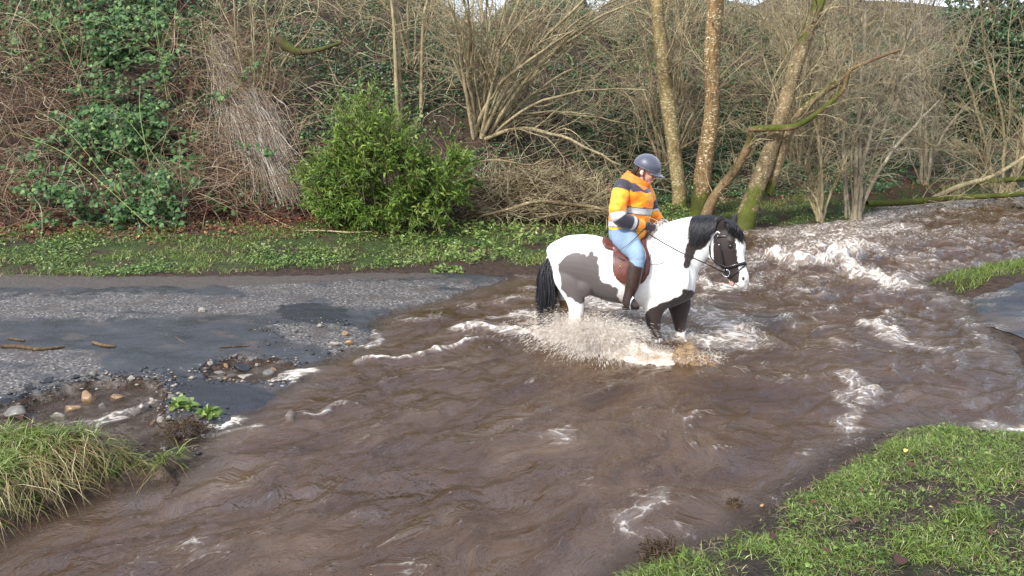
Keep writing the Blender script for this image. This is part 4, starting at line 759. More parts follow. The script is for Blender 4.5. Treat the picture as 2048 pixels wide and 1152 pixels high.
# ------------------------------------------------------------------ stones, sticks, clods, fallen leaves
def rock(name, px, py, wpx, hpx, mat, label, group, seed, z=None, sink=.3, dz=0):
    c0 = PZ(px, py, .04) if z is None else PZ(px, py, z); d = np.linalg.norm(c0-np.array([0, 0, CH])); a = wpx/2/FPX*d; hh = hpx/FPX*d; c0[2] = hz(c0[0], c0[1])+dz if z is None else z
    bm = bmesh.new(); bmesh.ops.create_icosphere(bm, subdivisions=3, radius=1.); V = np.array([v.co[:] for v in bm.verts]); F = np.array([[v.index for v in f.verts] for f in bm.faces]); bm.free(); r = np.random.default_rng(seed)
    for _ in range(12):
        n = nrm(r.normal(0, 1, 3)); lim = r.uniform(.35, .75); dd = V@n; V = np.where(dd[:, None] > lim, V-(dd-lim)[:, None]*n, V)
    V *= 1+.06*noise(V[:, 0]*3+seed, V[:, 1]*3+V[:, 2], seed)[:, None]; V = V*np.array([a, a*r.uniform(.6, .9), hh*.75]); an = r.uniform(-.5, .5); V = V@np.array([[math.cos(an), math.sin(an), 0], [-math.sin(an), math.cos(an), 0], [0, 0, 1]])+c0+np.array([0, 0, hh*(.4-sink)])
    return tag(build(name, V, F, mat, None, True), label, 'stone', group)
ROCKY = plain('ochre stone', (.2, .12, .055), .4, 0, .6, 18, .8, .015); ROCKG = plain('grey stone', (.13, .115, .095), .4, 0, .5, 20, .7, .012); ROCKD = plain('black tar lump', (.022, .022, .025), .4, 0, .4, 20, .6, .01); ROCKP = plain('pale stone', (.24, .21, .17), .4, 0, .4, 16, .6, .01)
G1 = 'stones washed out of the gully'; G2 = 'stones in the pothole'
rk = [(142,810,36,20,ROCKY,'ochre boulder, leftmost in the gully'),(178,790,42,22,ROCKY,'long ochre stone above the leftmost ochre boulder'),(232,786,30,14,ROCKY,'flat ochre stone in the middle of the gully'),(205,800,22,12,ROCKG,'small grey stone right of the ochre boulder'),(268,812,26,12,ROCKG,'grey flat stone standing in the gully water'),(292,805,22,16,ROCKD,'dark lump at the lower end of the gully'),(308,797,20,12,ROCKP,'pale stone against the dark slab'),(30,822,60,20,ROCKG,'big grey slab half behind the grass at the left edge'),(115,822,34,14,ROCKP,'pale stone just above the left grass'),(305,832,18,12,ROCKY,'tan pebble near the clod of roots'),(322,835,16,10,ROCKP,'pale pebble near the clod of roots'),(388,842,34,12,ROCKG,'wet grey stone between the roots and the foam'),(392,862,26,8,ROCKG,'flat wet stone at the lip of the stream'),(95,775,26,12,ROCKD,'black tar lump at the upper gully edge'),(150,768,22,10,ROCKD,'black tar crumb at the upper gully edge'),(60,790,30,14,ROCKD,'black tar lump at the left gully edge'),(190,762,20,9,ROCKG,'grey pebble on the gully rim'),(262,762,18,9,ROCKP,'pale pebble on the gully rim'),(342,800,20,10,ROCKG,'grey pebble beside the dark slab')]
for i, a in enumerate(rk): rock('stone', *a[:5], a[5], G1, 900+i, None, .15)
rk = [(492,745,40,12,ROCKP,'flat pale stone at the front of the pothole'),(480,731,38,15,ROCKD,'rounded black stone in the pothole'),(440,741,26,12,ROCKG,'grey stone at the left end of the pothole'),(452,727,14,9,ROCKY,'small orange stone in the pothole'),(532,738,34,12,ROCKG,'broad grey stone right of the black stone'),(545,730,22,10,ROCKY,'tan stone at the right end of the pothole'),(420,731,18,9,ROCKP,'little pale stone at the pothole rim'),(515,723,20,8,ROCKP,'small pale stone behind the black stone'),(560,742,26,9,ROCKP,'pale flat stone by the foam'),(500,718,16,7,ROCKG,'grey pebble on the far rim of the pothole'),(470,718,14,7,ROCKP,'pale pebble on the far rim of the pothole')]
for i, a in enumerate(rk): rock('stone', *a[:5], a[5], G2, 930+i, None, .12)
rk = [(670,688,26,9,ROCKP,'pale flat stone at the track edge in shallow water'),(700,684,20,8,ROCKY,'tan stone at the track edge in shallow water'),(640,655,18,7,ROCKP,'pale pebble in the washed strip'),(405,632,22,8,ROCKP,'white pebble on the track'),(690,668,24,8,ROCKY,'orange pebble in the washed strip'),(590,668,16,7,ROCKG,'grey pebble in the washed strip'),(1960,648,36,10,ROCKG,'grey stone under shallow water on the right')]
for i, a in enumerate(rk): rock('pebble', *a[:5], a[5], 'pebbles on the track', 950+i, None, .05)
# rubble crumbs around the broken edges
r = np.random.default_rng(961); pts = []
for pl, n, sp in ((GULLY, 1500, .11), (HOLE, 500, .08), (HOLE2, 350, .16)):
    pa = np.array(pl); i = r.integers(0, len(pa), n); t = r.uniform(0, 1, (n, 1)); q = pa[i]*(1-t)+pa[(i+1) % len(pa)]*t+r.normal(0, sp, (n, 2)); pts.append(q)
q = np.vstack(pts); _, sdq, _, dmq, _, _ = height(q[:, 0], q[:, 1], True); q = q[(dmq < -.02) & (sdq < .02) & (q[:, 0] > -8)]; n = len(q); z = height(q[:, 0], q[:, 1]); ico = np.array([[0,0,1],[.9,0,.3],[.28,.85,.3],[-.7,.5,.4],[-.7,-.5,.3],[.28,-.85,.4],[0,0,-.5]]); fi = np.array([[0,1,2],[0,2,3],[0,3,4],[0,4,5],[0,5,1],[6,2,1],[6,3,2],[6,4,3],[6,5,4],[6,1,5]])
s = np.clip(r.lognormal(-4.6, .5, (n, 1, 1)), .004, .035)*np.array([1, .8, .6]); V = (ico[None]*s*(1+r.normal(0, .2, (n, 7, 3)))+np.stack([q[:, 0], q[:, 1], z], 1)[:, None]).reshape(-1, 3); F = (np.arange(n)*7)[:, None, None]+fi[None]
m, nt, b, o = newmat('rubble'); nt.links.new(ramp(nt, [(0, (.012, .012, .013)), (.55, (.035, .032, .03)), (.7, (.13, .11, .09)), (.9, (.28, .25, .2)), (1, (.3, .19, .09))], attr(nt, 'rnd')).outputs[0], b.inputs['Base Color']); b.inputs['Roughness'].default_value = .5; RUB = m
tag(build('rubble', V, F.reshape(-1, 3), RUB, None, False, {'rnd': np.repeat(r.uniform(0, 1, n), 7)}), 'loose crumbs of tar and grit along the broken track edges', 'rubble', kind='stuff')
# debris on the track
for (pp, rr, lab) in [([(5,702),(40,704),(80,707),(130,702)], .02, 'long weathered stick lying on the track at the left edge'), ([(187,691),(205,697),(232,699)], .016, 'short dark stick on the track'), ([(440,694),(470,692),(500,690)], .008, 'thin twig on the track above the pothole'), ([(20,686),(50,690)], .014, 'short black stick above the long one'), ([(350,676),(375,690)], .004, 'thin pale stalk on the wet tarmac')]:
    P = [PZ(x, y, .075) for x, y in pp]; mb = MB(); [p.__setitem__(2, hz(p[0], p[1])+rr*.7) for p in P]; trunk(mb, P, [rr, rr*1.1, rr*.5], 8, 16, 3, rough=.2); tag(mb.build('stick', TWIGD), lab, 'stick', 'sticks on the track')
# clods of roots
def clod(px, py, w_, n, label, z=.1):
    c0 = PZ(px, py, z); c0[2] = max(hz(c0[0], c0[1]), 0); d = np.linalg.norm(c0-np.array([0, 0, CH])); s = w_/2/FPX*d; r = np.random.default_rng(int(px)); root = empty('root_clod', c0, label, 'clod', 'clods of dark roots')
    P0 = c0+r.normal(0, s*.4, (n, 3))*np.array([1, .7, .4])+np.array([0, 0, s*.3]); D = r.normal(0, 1, (n, 3)); Q = grow(P0, D, s*r.uniform(.4, 1., n), 6, .45, -.1, 9); Q[..., 2] = np.maximum(Q[..., 2], c0[2]-.01); V, F = tubes(Q, r.uniform(.0015, .004, (n, 1)), 3); mb = MB(); mb.add(V, F, moss=0); mb.build('root', TWIGD, root)
    bm = bmesh.new(); bmesh.ops.create_icosphere(bm, subdivisions=3, radius=1.); V = np.array([v.co[:] for v in bm.verts]); F = np.array([[v.index for v in f.verts] for f in bm.faces]); bm.free(); V *= (1+.35*fbm(V[:, 0]*2+px, V[:, 1]*2+V[:, 2], 3, 3))[:, None]; build('soil', V*np.array([s*.7, s*.5, s*.35])+c0+np.array([0, 0, s*.15]), F, plain('dark soil', (.03, .02, .014), .7, 0, .5, 40, .8, .02), root)
clod(368, 845, 80, 260, 'clod of dark roots at the tip of the left grass bank', .1); clod(1470, 1008, 30, 90, 'small black clod in shallow water off the grass bank', .0); clod(1325, 1125, 80, 200, 'dark root clod at the corner of the grass bank', .03)
leafy_clump(372, 818, 40, 60, 'tiny green sprig growing on the root clod', .08, 'sprig', 'tiny sprigs by the stream'); leafy_clump(408, 833, 25, 40, 'tiny green sprig beside the white foam', .06, 'sprig', 'tiny sprigs by the stream')
# fallen leaves on the near grass
FL = [(1800,1138,44,.1,'large dark brown leaf at the bottom of the grass'),(1660,958,30,.12,'dark curled leaf near the water edge'),(1545,1092,28,.1,'dark leaf on the grass left of the bare earth'),(1522,1028,12,.9,'small orange leaf at the edge of the grass'),(1625,1022,18,.45,'red brown leaf right of the small orange one'),(1718,1000,22,.25,'brown leaf in the middle of the grass'),(1712,1058,24,.3,'brown leaf on the bare earth patch'),(1820,942,22,.3,'red brown leaf near the muddy strip'),(1880,938,18,.2,'brown leaf on the upper grass'),(1915,1020,16,.5,'red leaf right of centre on the grass'),(1765,985,14,.4,'small red leaf above the middle'),(1810,914,14,1.,'yellow curled leaf by the water edge'),(1975,1085,20,.3,'brown leaf low on the right'),(1650,1125,22,.3,'brown leaf near the bottom left of the grass'),(2035,985,18,.35,'brown leaf at the right edge'),(1860,1032,14,.95,'pale yellow leaf on the grass'),(95,858,30,.25,'brown leaf on top of the left grass bank, rightmost of the big ones'),(60,870,34,.3,'large brown leaf on top of the left grass bank'),(40,850,26,.2,'dark leaf near the left edge on top of the grass bank'),(145,885,26,.15,'dark leaf lower on the left grass bank'),(120,868,20,.4,'reddish leaf on top of the left grass bank')]
for i, (x, y, w_, rn, lab) in enumerate(FL):
    c0 = hit(x, y, .045); s = .75*w_/FPX*np.linalg.norm(c0-np.array([0, 0, CH])); rn = rn*.75 if rn < .8 else rn; r = np.random.default_rng(i); an = r.uniform(0, 6.28); D = np.array([[math.cos(an), math.sin(an), .15]])
    u, v = np.meshgrid(np.linspace(0, 1, 7), np.linspace(-1, 1, 5)); wd = np.sin(np.clip(u, .02, .98)*3.14)**.8*.36; sd_ = np.cross(D[0], [0, 0, 1]); P = c0+(u-.5)[..., None]*s*D[0]+(v*wd)[..., None]*s*sd_+(.15*v*v*wd+.12*np.sin(u*5+i))[..., None]*s*np.array([0, 0, 1.]); ii = np.arange(35).reshape(5, 7); F = np.stack([ii[:-1, :-1], ii[:-1, 1:], ii[1:, 1:], ii[1:, :-1]], -1).reshape(-1, 4)
    tag(build('fallen_leaf', P.reshape(-1, 3), F, LITM, None, True, {'rnd': np.full(35, rn)}), lab, 'leaf', 'fallen leaves on the near grass')
# ------------------------------------------------------------------ horse, tack and rider (traced points are px of an enlarged crop of the photo)
YAW = R(-9); HO = PY(1240, 560, 7.95); HO[2] = 0
FW = np.array([math.cos(YAW), math.sin(YAW), 0]); LT = np.array([math.sin(YAW), -math.cos(YAW), 0]); UP = np.array([0, 0, 1.])   # forward, towards the viewer's side, up
PXM = 1/475.
def HP(cx, cy, lat=0., o=None, n=None):
    d = ray(1000+cx/2.4, 280+cy/2.4); n = LT if n is None else n; o = HO if o is None else o
    q = o+n*lat; c = np.array([0, 0, CH]); t = np.dot(q-c, n)/np.dot(d, n); return c+d*t
def inv(V):
    px, py = proj(V); return (px-1000)*2.4, (py-280)*2.4
def loft(ch, n=24, k=20, lat=LT, o=None, nn=None, ex=2.0, cap=True, ref=None):
    """ch: rows (cx, cy, lateral m, half height px, half width px) -> closed tube"""
    C = np.array([HP(c[0], c[1], c[2], o, nn) for c in ch]); C = crom(C, n); A = crom([[c[3]*PXM, c[4]*PXM, 0] for c in ch], n)
    T = nrm(np.gradient(C, axis=0)); L_ = nn if nn is not None else lat; Lm = L_[None]-T*(T@L_)[:, None]; Lm = nrm(Lm); U = np.cross(Lm, T)
    th = np.arange(k)*2*math.pi/k; cs, sn = np.cos(th), np.sin(th); f = lambda v: np.sign(v)*np.abs(v)**(2/ex)
    V = C[:, None]+U[:, None]*(f(cs)[None, :, None]*A[:, 0, None, None])+Lm[:, None]*(f(sn)[None, :, None]*A[:, 1, None, None])
    i = np.arange(n*k).reshape(n, k); a = i[:-1]; b = np.roll(a, -1, 1); c = i[1:]; d = np.roll(c, -1, 1); F = [np.stack([a, b, d, c], -1).reshape(-1, 4)]
    V = V.reshape(-1, 3); t = np.repeat(np.linspace(0, 1, n), k)
    if cap:
        V = np.vstack([V, C[0], C[-1]]); t = np.append(t, [0, 1]); s = i[0]; e_ = i[-1]
        F.append(np.vstack([np.stack([np.full(k, n*k), np.roll(s, -1), s], 1), np.stack([np.full(k, n*k+1), e_, np.roll(e_, -1)], 1)]))
    return V, F, t
def fuse(name, parts, vox, smooth_it, mat, parent, colf, sub=0):
    """join closed lofts into one continuous skin"""
    mb = MB()
    for p in parts: mb.add(p[0], p[1])
    o = mb.build('tmp', None); m = o.modifiers.new('r', 'REMESH'); m.mode = 'VOXEL'; m.voxel_size = vox; s = o.modifiers.new('s', 'SMOOTH'); s.iterations = smooth_it; s.factor = .5
    dg = bpy.context.evaluated_depsgraph_get(); me = bpy.data.meshes.new_from_object(o.evaluated_get(dg)); n = len(me.vertices); V = np.zeros(n*3); me.vertices.foreach_get('co', V); V = V.reshape(-1, 3)
    lt = np.zeros(len(me.polygons), np.int32); me.polygons.foreach_get('loop_total', lt); lv = np.zeros(len(me.loops), np.int32); me.loops.foreach_get('vertex_index', lv)
    F = []; ls = np.concatenate([[0], np.cumsum(lt)[:-1]])
    for kk in np.unique(lt): s0 = ls[lt == kk]; F.append(lv[s0[:, None]+np.arange(kk)[None]])
    bpy.data.objects.remove(o, do_unlink=True); bpy.data.meshes.remove(me)
    c = colf(V) if colf else None; ob = build(name, V, F, mat, parent, True, cols=c)
    bv = BVHTree.FromPolygons([tuple(v) for v in V], [tuple(int(i) for i in q) for f in F for q in f]); return ob, V, bv
# --- head plane turned towards the viewer
HYAW = R(-30); HN = np.array([math.sin(HYAW), -math.cos(HYAW), 0]); HF = np.array([math.cos(HYAW), math.sin(HYAW), 0]); POLL = HP(1050, 440, 0)
hl = lambda ch, n=24, k=20, **kw: loft(ch, n, k, o=POLL, nn=HN, **kw)
parts = [loft([(243,600,0,18,18),(252,600,0,62,50),(275,590,0,102,84),(310,587,0,122,102),(360,585,0,133,118),(430,595,0,142,124),(500,620,0,142,126),(580,636,0,150,134),(660,642,0,160,132),(730,640,0,183,120),(790,645,0,195,108),(850,680,0,150,96),(895,700,0,100,78),(925,712,0,60,48),(936,714,0,20,18)], 60, 32),
 loft([(770,640,0,120,80),(815,570,0,150,74),(865,520,0,142,64),(925,480,0,118,54),(985,450,0,92,46),(1035,432,0,70,38),(1068,425,0,46,32)], 36, 28),
 hl([(1052,385,0,14,18),(1060,415,0,48,36),(1076,465,0,74,46),(1086,510,0,88,50),(1098,552,0,82,46),(1117,592,0,60,38),(1133,628,0,50,33),(1148,660,0,46,34),(1157,685,0,38,32),(1162,704,0,22,22),(1163,712,0,6,8)], 44, 28),
 # jowl, lower lip, nostril rim
 hl([(1030,500,.03,20,10),(1045,540,.045,52,16),(1062,580,.04,30,12),(1075,600,.02,8,6)], 12, 14), hl([(1030,500,-.03,20,10),(1045,540,-.045,52,16),(1062,580,-.04,30,12)], 12, 14),
 hl([(1105,655,0,10,10),(1120,680,0,20,22),(1140,702,0,16,20),(1150,712,0,6,8)], 12, 14),
 hl([(1158,640,.045,10,8),(1172,662,.055,16,10),(1178,678,.045,8,8)], 10, 12), hl([(1158,640,-.045,10,8),(1172,662,-.055,16,10),(1178,678,-.045,8,8)], 10, 12),
 # brow ridges
 hl([(1090,478,.07,6,6),(1108,484,.085,12,10),(1128,498,.07,6,6)], 10, 12), hl([(1090,478,-.07,6,6),(1108,484,-.085,12,10),(1128,498,-.07,6,6)], 10, 12),
 # near ear, far ear
 hl([(1062,452,.05,16,12),(1062,425,.065,22,10),(1067,395,.075,17,8),(1071,366,.08,4,4)], 14, 14), hl([(1112,420,-.06,14,12),(1120,398,-.065,18,9),(1128,372,-.068,15,7),(1136,346,-.07,4,4)], 14, 14),
 # hind legs
 loft([(330,590,.10,80,40),(340,660,.13,84,48),(352,720,.14,64,44),(362,770,.14,46,36),(366,810,.14,38,29),(360,860,.14,32,24),(350,905,.14,28,22),(352,950,.14,19,18),(360,1000,.14,17,17),(366,1040,.14,26,24),(378,1065,.14,30,26)], 44, 20),
 loft([(320,590,-.10,80,40),(322,660,-.13,80,48),(322,720,-.14,60,44),(320,765,-.14,44,36),(314,800,-.14,30,27),(308,835,-.14,28,24),(304,880,-.14,18,18),(300,940,-.14,17,17),(300,1000,-.14,26,24),(308,1020,-.14,30,26)], 44, 20),
 # fore legs
 loft([(770,700,.09,60,40),(752,770,.13,66,44),(740,820,.13,46,38),(736,870,.13,36,31),(744,915,.13,27,26),(756,950,.13,24,24),(764,985,.13,17,17),(768,1030,.13,17,17),(772,1060,.13,26,24),(786,1085,.13,30,26)], 44, 20),
 loft([(850,730,-.09,60,40),(860,790,-.13,58,44),(862,835,-.13,44,36),(864,880,-.13,33,29),(866,915,-.13,26,24),(864,945,-.13,23,23),(862,985,-.13,17,17),(860,1020,-.13,26,24),(872,1045,-.13,30,26)], 44, 20),
 # shoulder, stifle, elbow muscles, dock
 loft([(860,560,.12,20,10),(845,640,.17,66,26),(820,720,.17,72,26),(780,780,.15,30,16)], 16, 16), loft([(860,560,-.12,20,10),(845,640,-.17,66,26),(820,720,-.17,72,26),(780,780,-.15,30,16)], 16, 16),
 loft([(370,640,.18,20,12),(400,700,.19,44,22),(412,745,.16,26,18)], 14, 14), loft([(370,640,-.18,20,12),(400,700,-.19,44,22),(412,745,-.16,26,18)], 14, 14),
 loft([(262,545,0,26,22),(244,560,0,20,18),(232,590,0,14,14),(228,630,0,10,10)], 12, 12)]
POLYD = [[(345,542),(362,538),(400,545),(422,557),(427,542),(440,538),(452,552),(466,556),(474,600),(478,655),(490,680),(510,684),(540,702),(566,712),(563,750),(578,775),(600,830),(520,860),(430,760),(408,775),(388,790),(362,780),(345,765),(318,750),(296,715),(292,680),(279,640),(277,600),(292,582),(315,558)],
 [(690,850),(705,820),(740,800),(790,778),(850,758),(870,740),(877,716),(890,712),(925,722),(950,735),(950,938),(690,962)],
 [(920,370),(1035,345),(1070,360),(1060,400),(1040,440),(1012,452),(1000,490),(985,515),(945,532),(928,556),(915,602),(892,616),(881,600),(882,560),(888,530),(904,480),(925,420)]]
FACE = [(1040,340),(1160,340),(1160,420),(1130,470),(1138,560),(1144,600),(1150,640),(1145,684),(1122,690),(1100,672),(1080,650),(1040,640),(960,590),(985,560),(992,520),(1006,480),(1030,452),(1034,430)]
W_ = np.array([.82, .8, .75]); DK = np.array([.034, .022, .018]); FD = np.array([.026, .017, .014])
def horsecol(V):
    lat = (V-HO)@LT; Vm = V.copy(); Vm[lat < 0] -= 2*(lat[lat < 0])[:, None]*LT[None]
    cx, cy = inv(Vm); cx = cx+7*noise(cx*.04, cy*.04, 3); cy = cy+7*noise(cx*.04, cy*.04, 5)
    def soft(x, y, pl, w_=3.): d, _, _ = pldist(x, y, pl, True); d = np.where(inpoly(x, y, pl), d, -d); return np.clip(d/w_+.5, 0, 1)[:, None]
    c = np.tile(W_, (len(V), 1)); 
    for pl, col in zip(POLYD, (np.array([.105, .088, .082]), DK, DK)): f = soft(cx, cy, pl); c = c*(1-f)+col*f
    hd = ((V-POLL)@HF > -.02-.0*V[:, 0]) & (V[:, 2] > .55) & (inv(V)[0] > 985); latH = (V-POLL)@HN; Vh = V.copy(); q = latH < 0; Vh[q] -= 2*latH[q][:, None]*HN[None]
    hx, hy = inv(Vh); hx = hx+2*noise(hx*.1, hy*.1, 7); face = inpoly(hx, hy, FACE) & hd; nt_ = hd & ~face & (hy < 1000) & (hx > 1000); c[nt_ & ~((hx < 1034) & (hy < 600) & False)] = np.where((hx > 1120)[nt_][:, None], W_, c[nt_]); c[face] = FD
    rx, ry = inv(V); ear = (ry < 440) & (rx > 1036) & (rx < 1160) & hd; c[ear] = FD*.6
    pk = hd & (np.hypot(rx-1108, ry-690) < 13); c[pk] = (.55, .3, .25)
    low = (ry > 938) & (rx > 690) & (rx < 960) & ((V-HO)@LT < 0); c[low] = (.75, .68, .58)
    st_ = sstep(720, 900, ry)*sstep(-.2, .5, noise(V[:, 0]*9, V[:, 2]*14+V[:, 1]*9, 71))*.6; c = c*(1-st_[:, None]*(c[:, :1] > .3)*np.array([.1, .2, .35])); c *= (1+.06*noise(V[:, 0]*22+V[:, 1]*22, V[:, 2]*50, 72))[:, None]
    far = (rx < 334) & (ry > 770) & ((V-HO)@LT < 0); c[far] = (.3, .17, .07)
    return c
hroot = empty('horse', (HO[0], HO[1], -.3), 'black and white heavy cob horse wading to the right through the flooded ford', 'horse')
COAT = colmat('horse coat', .55, .06, 60, .12, .003, .35, .15)
body, HV, HB = fuse('body', parts, .0105, 5, COAT, hroot, horsecol)
HAIRB = plain('black hair', (.012, .011, .014), .42, 0, .3, 60, .0, .01, .6); HAIRW = plain('white hair', (.78, .74, .66), .6, 0, .12, 60)
LEA = plain('brown leather', (.11, .028, .018), .34, 0, .35, 18, .25, .004, .5); LEAB = plain('black leather', (.012, .011, .012), .3, 0, .2, 25, .1, .002); STEEL = plain('steel', (.6, .6, .62), .22, 1., .05, 10)
EYEM = plain('dark eye', (.008, .006, .006), .06, 0, .1, 10); 
def onskin(p, n, bv=None, off=.0, maxd=1.2):
    """nearest skin point met when coming from outside along n"""
    bv = bv or HB; hit_, nn, _, dist = bv.ray_cast(Vector(p+n*.8), Vector(-n), 1.6)
    if hit_ is None: hit_, nn, _, _ = bv.find_nearest(Vector(p))
    nn = np.array(nn); 
    if nn@n < 0: nn = -nn
    return np.array(hit_)+nn*off, nn
def viewskin(cx, cy, off=.0, bv=None, lat0=0.):
    d = ray(1000+cx/2.4, 280+cy/2.4); d = d/np.linalg.norm(d); h_, nn, _, _ = (bv or HB).ray_cast(Vector((0, 0, CH)), Vector(d), 30)
    if h_ is None: h_, nn, _, _ = (bv or HB).find_nearest(Vector(HP(cx, cy, .1 if lat0 == 0 else lat0)))
    nn = np.array(nn); nn = nn if nn@d < 0 else -nn; return np.array(h_)+nn*off, nn
def strap(pts, wd, th, name, mat, parent, off=.006, n=None, bv=None, closed=False, smooth_=1):
    n = n or max(8, len(pts)*6); q = crom([[*p, 0] for p in pts], n); A = [viewskin(a[0], a[1], off, bv) for a in q]; P = np.array([a[0] for a in A]); Nn = np.array([a[1] for a in A])
    for _ in range(3*smooth_): P[1:-1] = (P[:-2]+P[1:-1]*2+P[2:])/4; Nn[1:-1] = nrm(Nn[:-2]+Nn[1:-1]+Nn[2:])
    return ribbon(P, Nn, wd, th, name, mat, parent)
def ribbon(P, Nn, wd, th, name, mat, parent):
    n = len(P); T = nrm(np.gradient(P, axis=0)); S_ = nrm(np.cross(T, Nn)); w2 = np.broadcast_to(np.asarray(wd, float)/2, (n,))[:, None]
    r = [P-S_*w2, P-S_*w2*.8+Nn*th, P+S_*w2*.8+Nn*th, P+S_*w2, P+S_*w2*.8-Nn*th*.2, P-S_*w2*.8-Nn*th*.2]; V = np.stack(r, 1).reshape(-1, 3); i = np.arange(n*6).reshape(n, 6); a = i[:-1]; b = np.roll(a, -1, 1); c = i[1:]; d = np.roll(c, -1, 1)
    return build(name, V, [np.stack([a, b, d, c], -1).reshape(-1, 4)], mat, parent)
def tube1(pts, rad, name, mat, parent, n=30, k=8):
    P = crom(pts, n); V, F = tubes(P[None], np.interp(np.linspace(0, 1, n), np.linspace(0, 1, len(np.atleast_1d(rad))), np.atleast_1d(rad))[None], k); return build(name, V, F, mat, parent)
def ell(c, rad, ax=None, sub_=3):
    bm = bmesh.new(); bmesh.ops.create_icosphere(bm, subdivisions=sub_, radius=1.); V = np.array([v.co[:] for v in bm.verts]); F = np.array([[v.index for v in f.verts] for f in bm.faces]); bm.free()
    ax = np.eye(3) if ax is None else np.array(ax); return (V*np.asarray(rad))@ax+c, [F]
# eyes, nostril, mouth
for s in (1, -1):
    if s == 1: p, n_ = viewskin(1106, 512, -.004)
    else: a, _ = viewskin(1106, 512, -.004); p = a-2*((a-POLL)@HN)*HN
    V, F = ell(p, (.024, .016, .02), [HF, HN, UP]); build('eye', V, F, EYEM, body)
for (cx, cy) in ((1168,664),): p, n_ = viewskin(cx, cy, -.002); V, F = ell(p, (.014, .01, .02), [HF, HN, UP]); build('nostril', V, F, plain('nostril', (.06, .03, .03), .6), body)
strap([(1118,700),(1128,690),(1146,702)], .009, .001, 'mouth_line', plain('mouth', (.03, .015, .015), .5), body, .001)
# mane: locks laid over the near side of the crest
def locks(starts, ends, cnt, wd, mat, name, seed, lift=.012, bulge=.03, n=12, plane=None, jit=.02, onbody=True):
    r = np.random.default_rng(seed); Q = []
    S0 = crom([[*p, 0] for p in starts], 60); E0 = crom([[*p, 0] for p in ends], 60)
    for i in range(cnt):
        t = r.uniform(0, 1)*59; a = S0[int(t)]+r.normal(0, 4, 3); b = E0[int(np.clip(t+r.normal(0, 3), 0, 59))]+np.array([r.normal(0, 9), r.normal(0, 9), 0]); L_ = r.uniform(.55, 1.0); b = a+(b-a)*L_; pts = []
        for j in range(n):
            f = j/(n-1); c = a*(1-f)+b*f+np.array([math.sin(f*3.1)*r.normal(0, 1.5), math.sin(f*3.1)*(-6), 0]); pts.append(viewskin(c[0], c[1], lift+bulge*math.sin(f*2.6)*r.uniform(.3, 1))[0])
        P = np.array(pts); 
        for _ in range(4): P[1:-1] = (P[:-2]+P[1:-1]+P[2:])/3
        Q.append(P)
    Q = np.array(Q); V, F = tubes(Q, r.uniform(.5, 1., (cnt, 1))*wd*np.linspace(1, .3, n)[None], 4); return build(name, V, F, mat, body)
locks([(925,380),(960,374),(1000,368),(1040,368),(1066,372)], [(912,450),(905,500),(930,512),(978,486),(1008,448)], 1100, .0030, HAIRB, 'mane', 1001)
locks([(745,440),(790,412),(850,396),(920,382)], [(745,480),(800,470),(860,450),(905,430)], 420, .0025, HAIRW, 'white_mane', 1002, .008, .02)
r = np.random.default_rng(1003); Q = []
for i in range(160):      # wisps standing off the withers
    a = HP(740+r.uniform(0, 130), 436-.2*r.uniform(0, 130), r.normal(0, .03)); Q.append(crom([a-UP*.03, a+UP*r.uniform(.0, .05)+FW*r.normal(0, .03), a+FW*r.normal(0, .07)+UP*r.normal(.0, .05)+LT*.04], 8))
V, F = tubes(np.array(Q), .002, 3); build('mane_wisp', V, F, HAIRW, body)
# forelock
Q = []
for i in range(700):
    s_ = r.uniform(0, 1); a = HP(1075+45*s_+r.normal(0, 5), 386+14*s_+r.normal(0, 4), r.normal(0, .035), POLL, HN); b = HP(1095+75*s_+r.normal(0, 6), 445+55*s_*r.uniform(.5, 1.1)+r.normal(0, 8), .05+r.normal(0, .03), POLL, HN); m_ = (a+b)/2+UP*.035+HN*.055+HF*.03
    Q.append(crom([a, m_, b], 9))
V, F = tubes(np.array(Q), r.uniform(.0018, .0035, (700, 1))*np.linspace(1, .3, 9), 5); build('forelock', V, F, HAIRB, body)
# tail
Q = []
for i in range(1300):
    f = r.normal(0, 1); g_ = r.normal(0, .035); a = HP(243+r.normal(0, 4), 550+r.uniform(0, 60), g_*.5); e_ = HP(213+f*13, 870+r.uniform(-60, 38), g_*2); m1 = HP(223+f*13, 630+r.normal(0, 8), g_*1.2)-FW*.0; m2 = HP(226+f*19, 760+r.normal(0, 8), g_*2)
    Q.append(crom([a, m1, m2, e_], 14)+r.normal(0, .002, (14, 3)))
V, F = tubes(np.array(Q), r.uniform(.002, .0045, (1300, 1))*np.linspace(1, .25, 14), 5); build('tail', V, F, HAIRB, body)
# feather hair at the legs where they meet the water
for (cx, cy, la, cnt) in ((752,955,.13,60),(864,945,-.13,90),(362,885,.14,80),(306,840,-.14,50)):
    Q = []
    for i in range(cnt):
        an = r.uniform(0, 6.28); a = HP(cx, cy, la)+FW*math.cos(an)*.045+LT*math.sin(an)*.045+UP*r.uniform(-.04, .03); Q.append(crom([a, a-UP*.06+FW*math.cos(an)*.03+LT*math.sin(an)*.02, a-UP*.14+FW*math.cos(an)*.04], 6))
    V, F = tubes(np.array(Q), .003, 3); build('feather', V, F, HAIRB if cx == 752 else HAIRW, body)

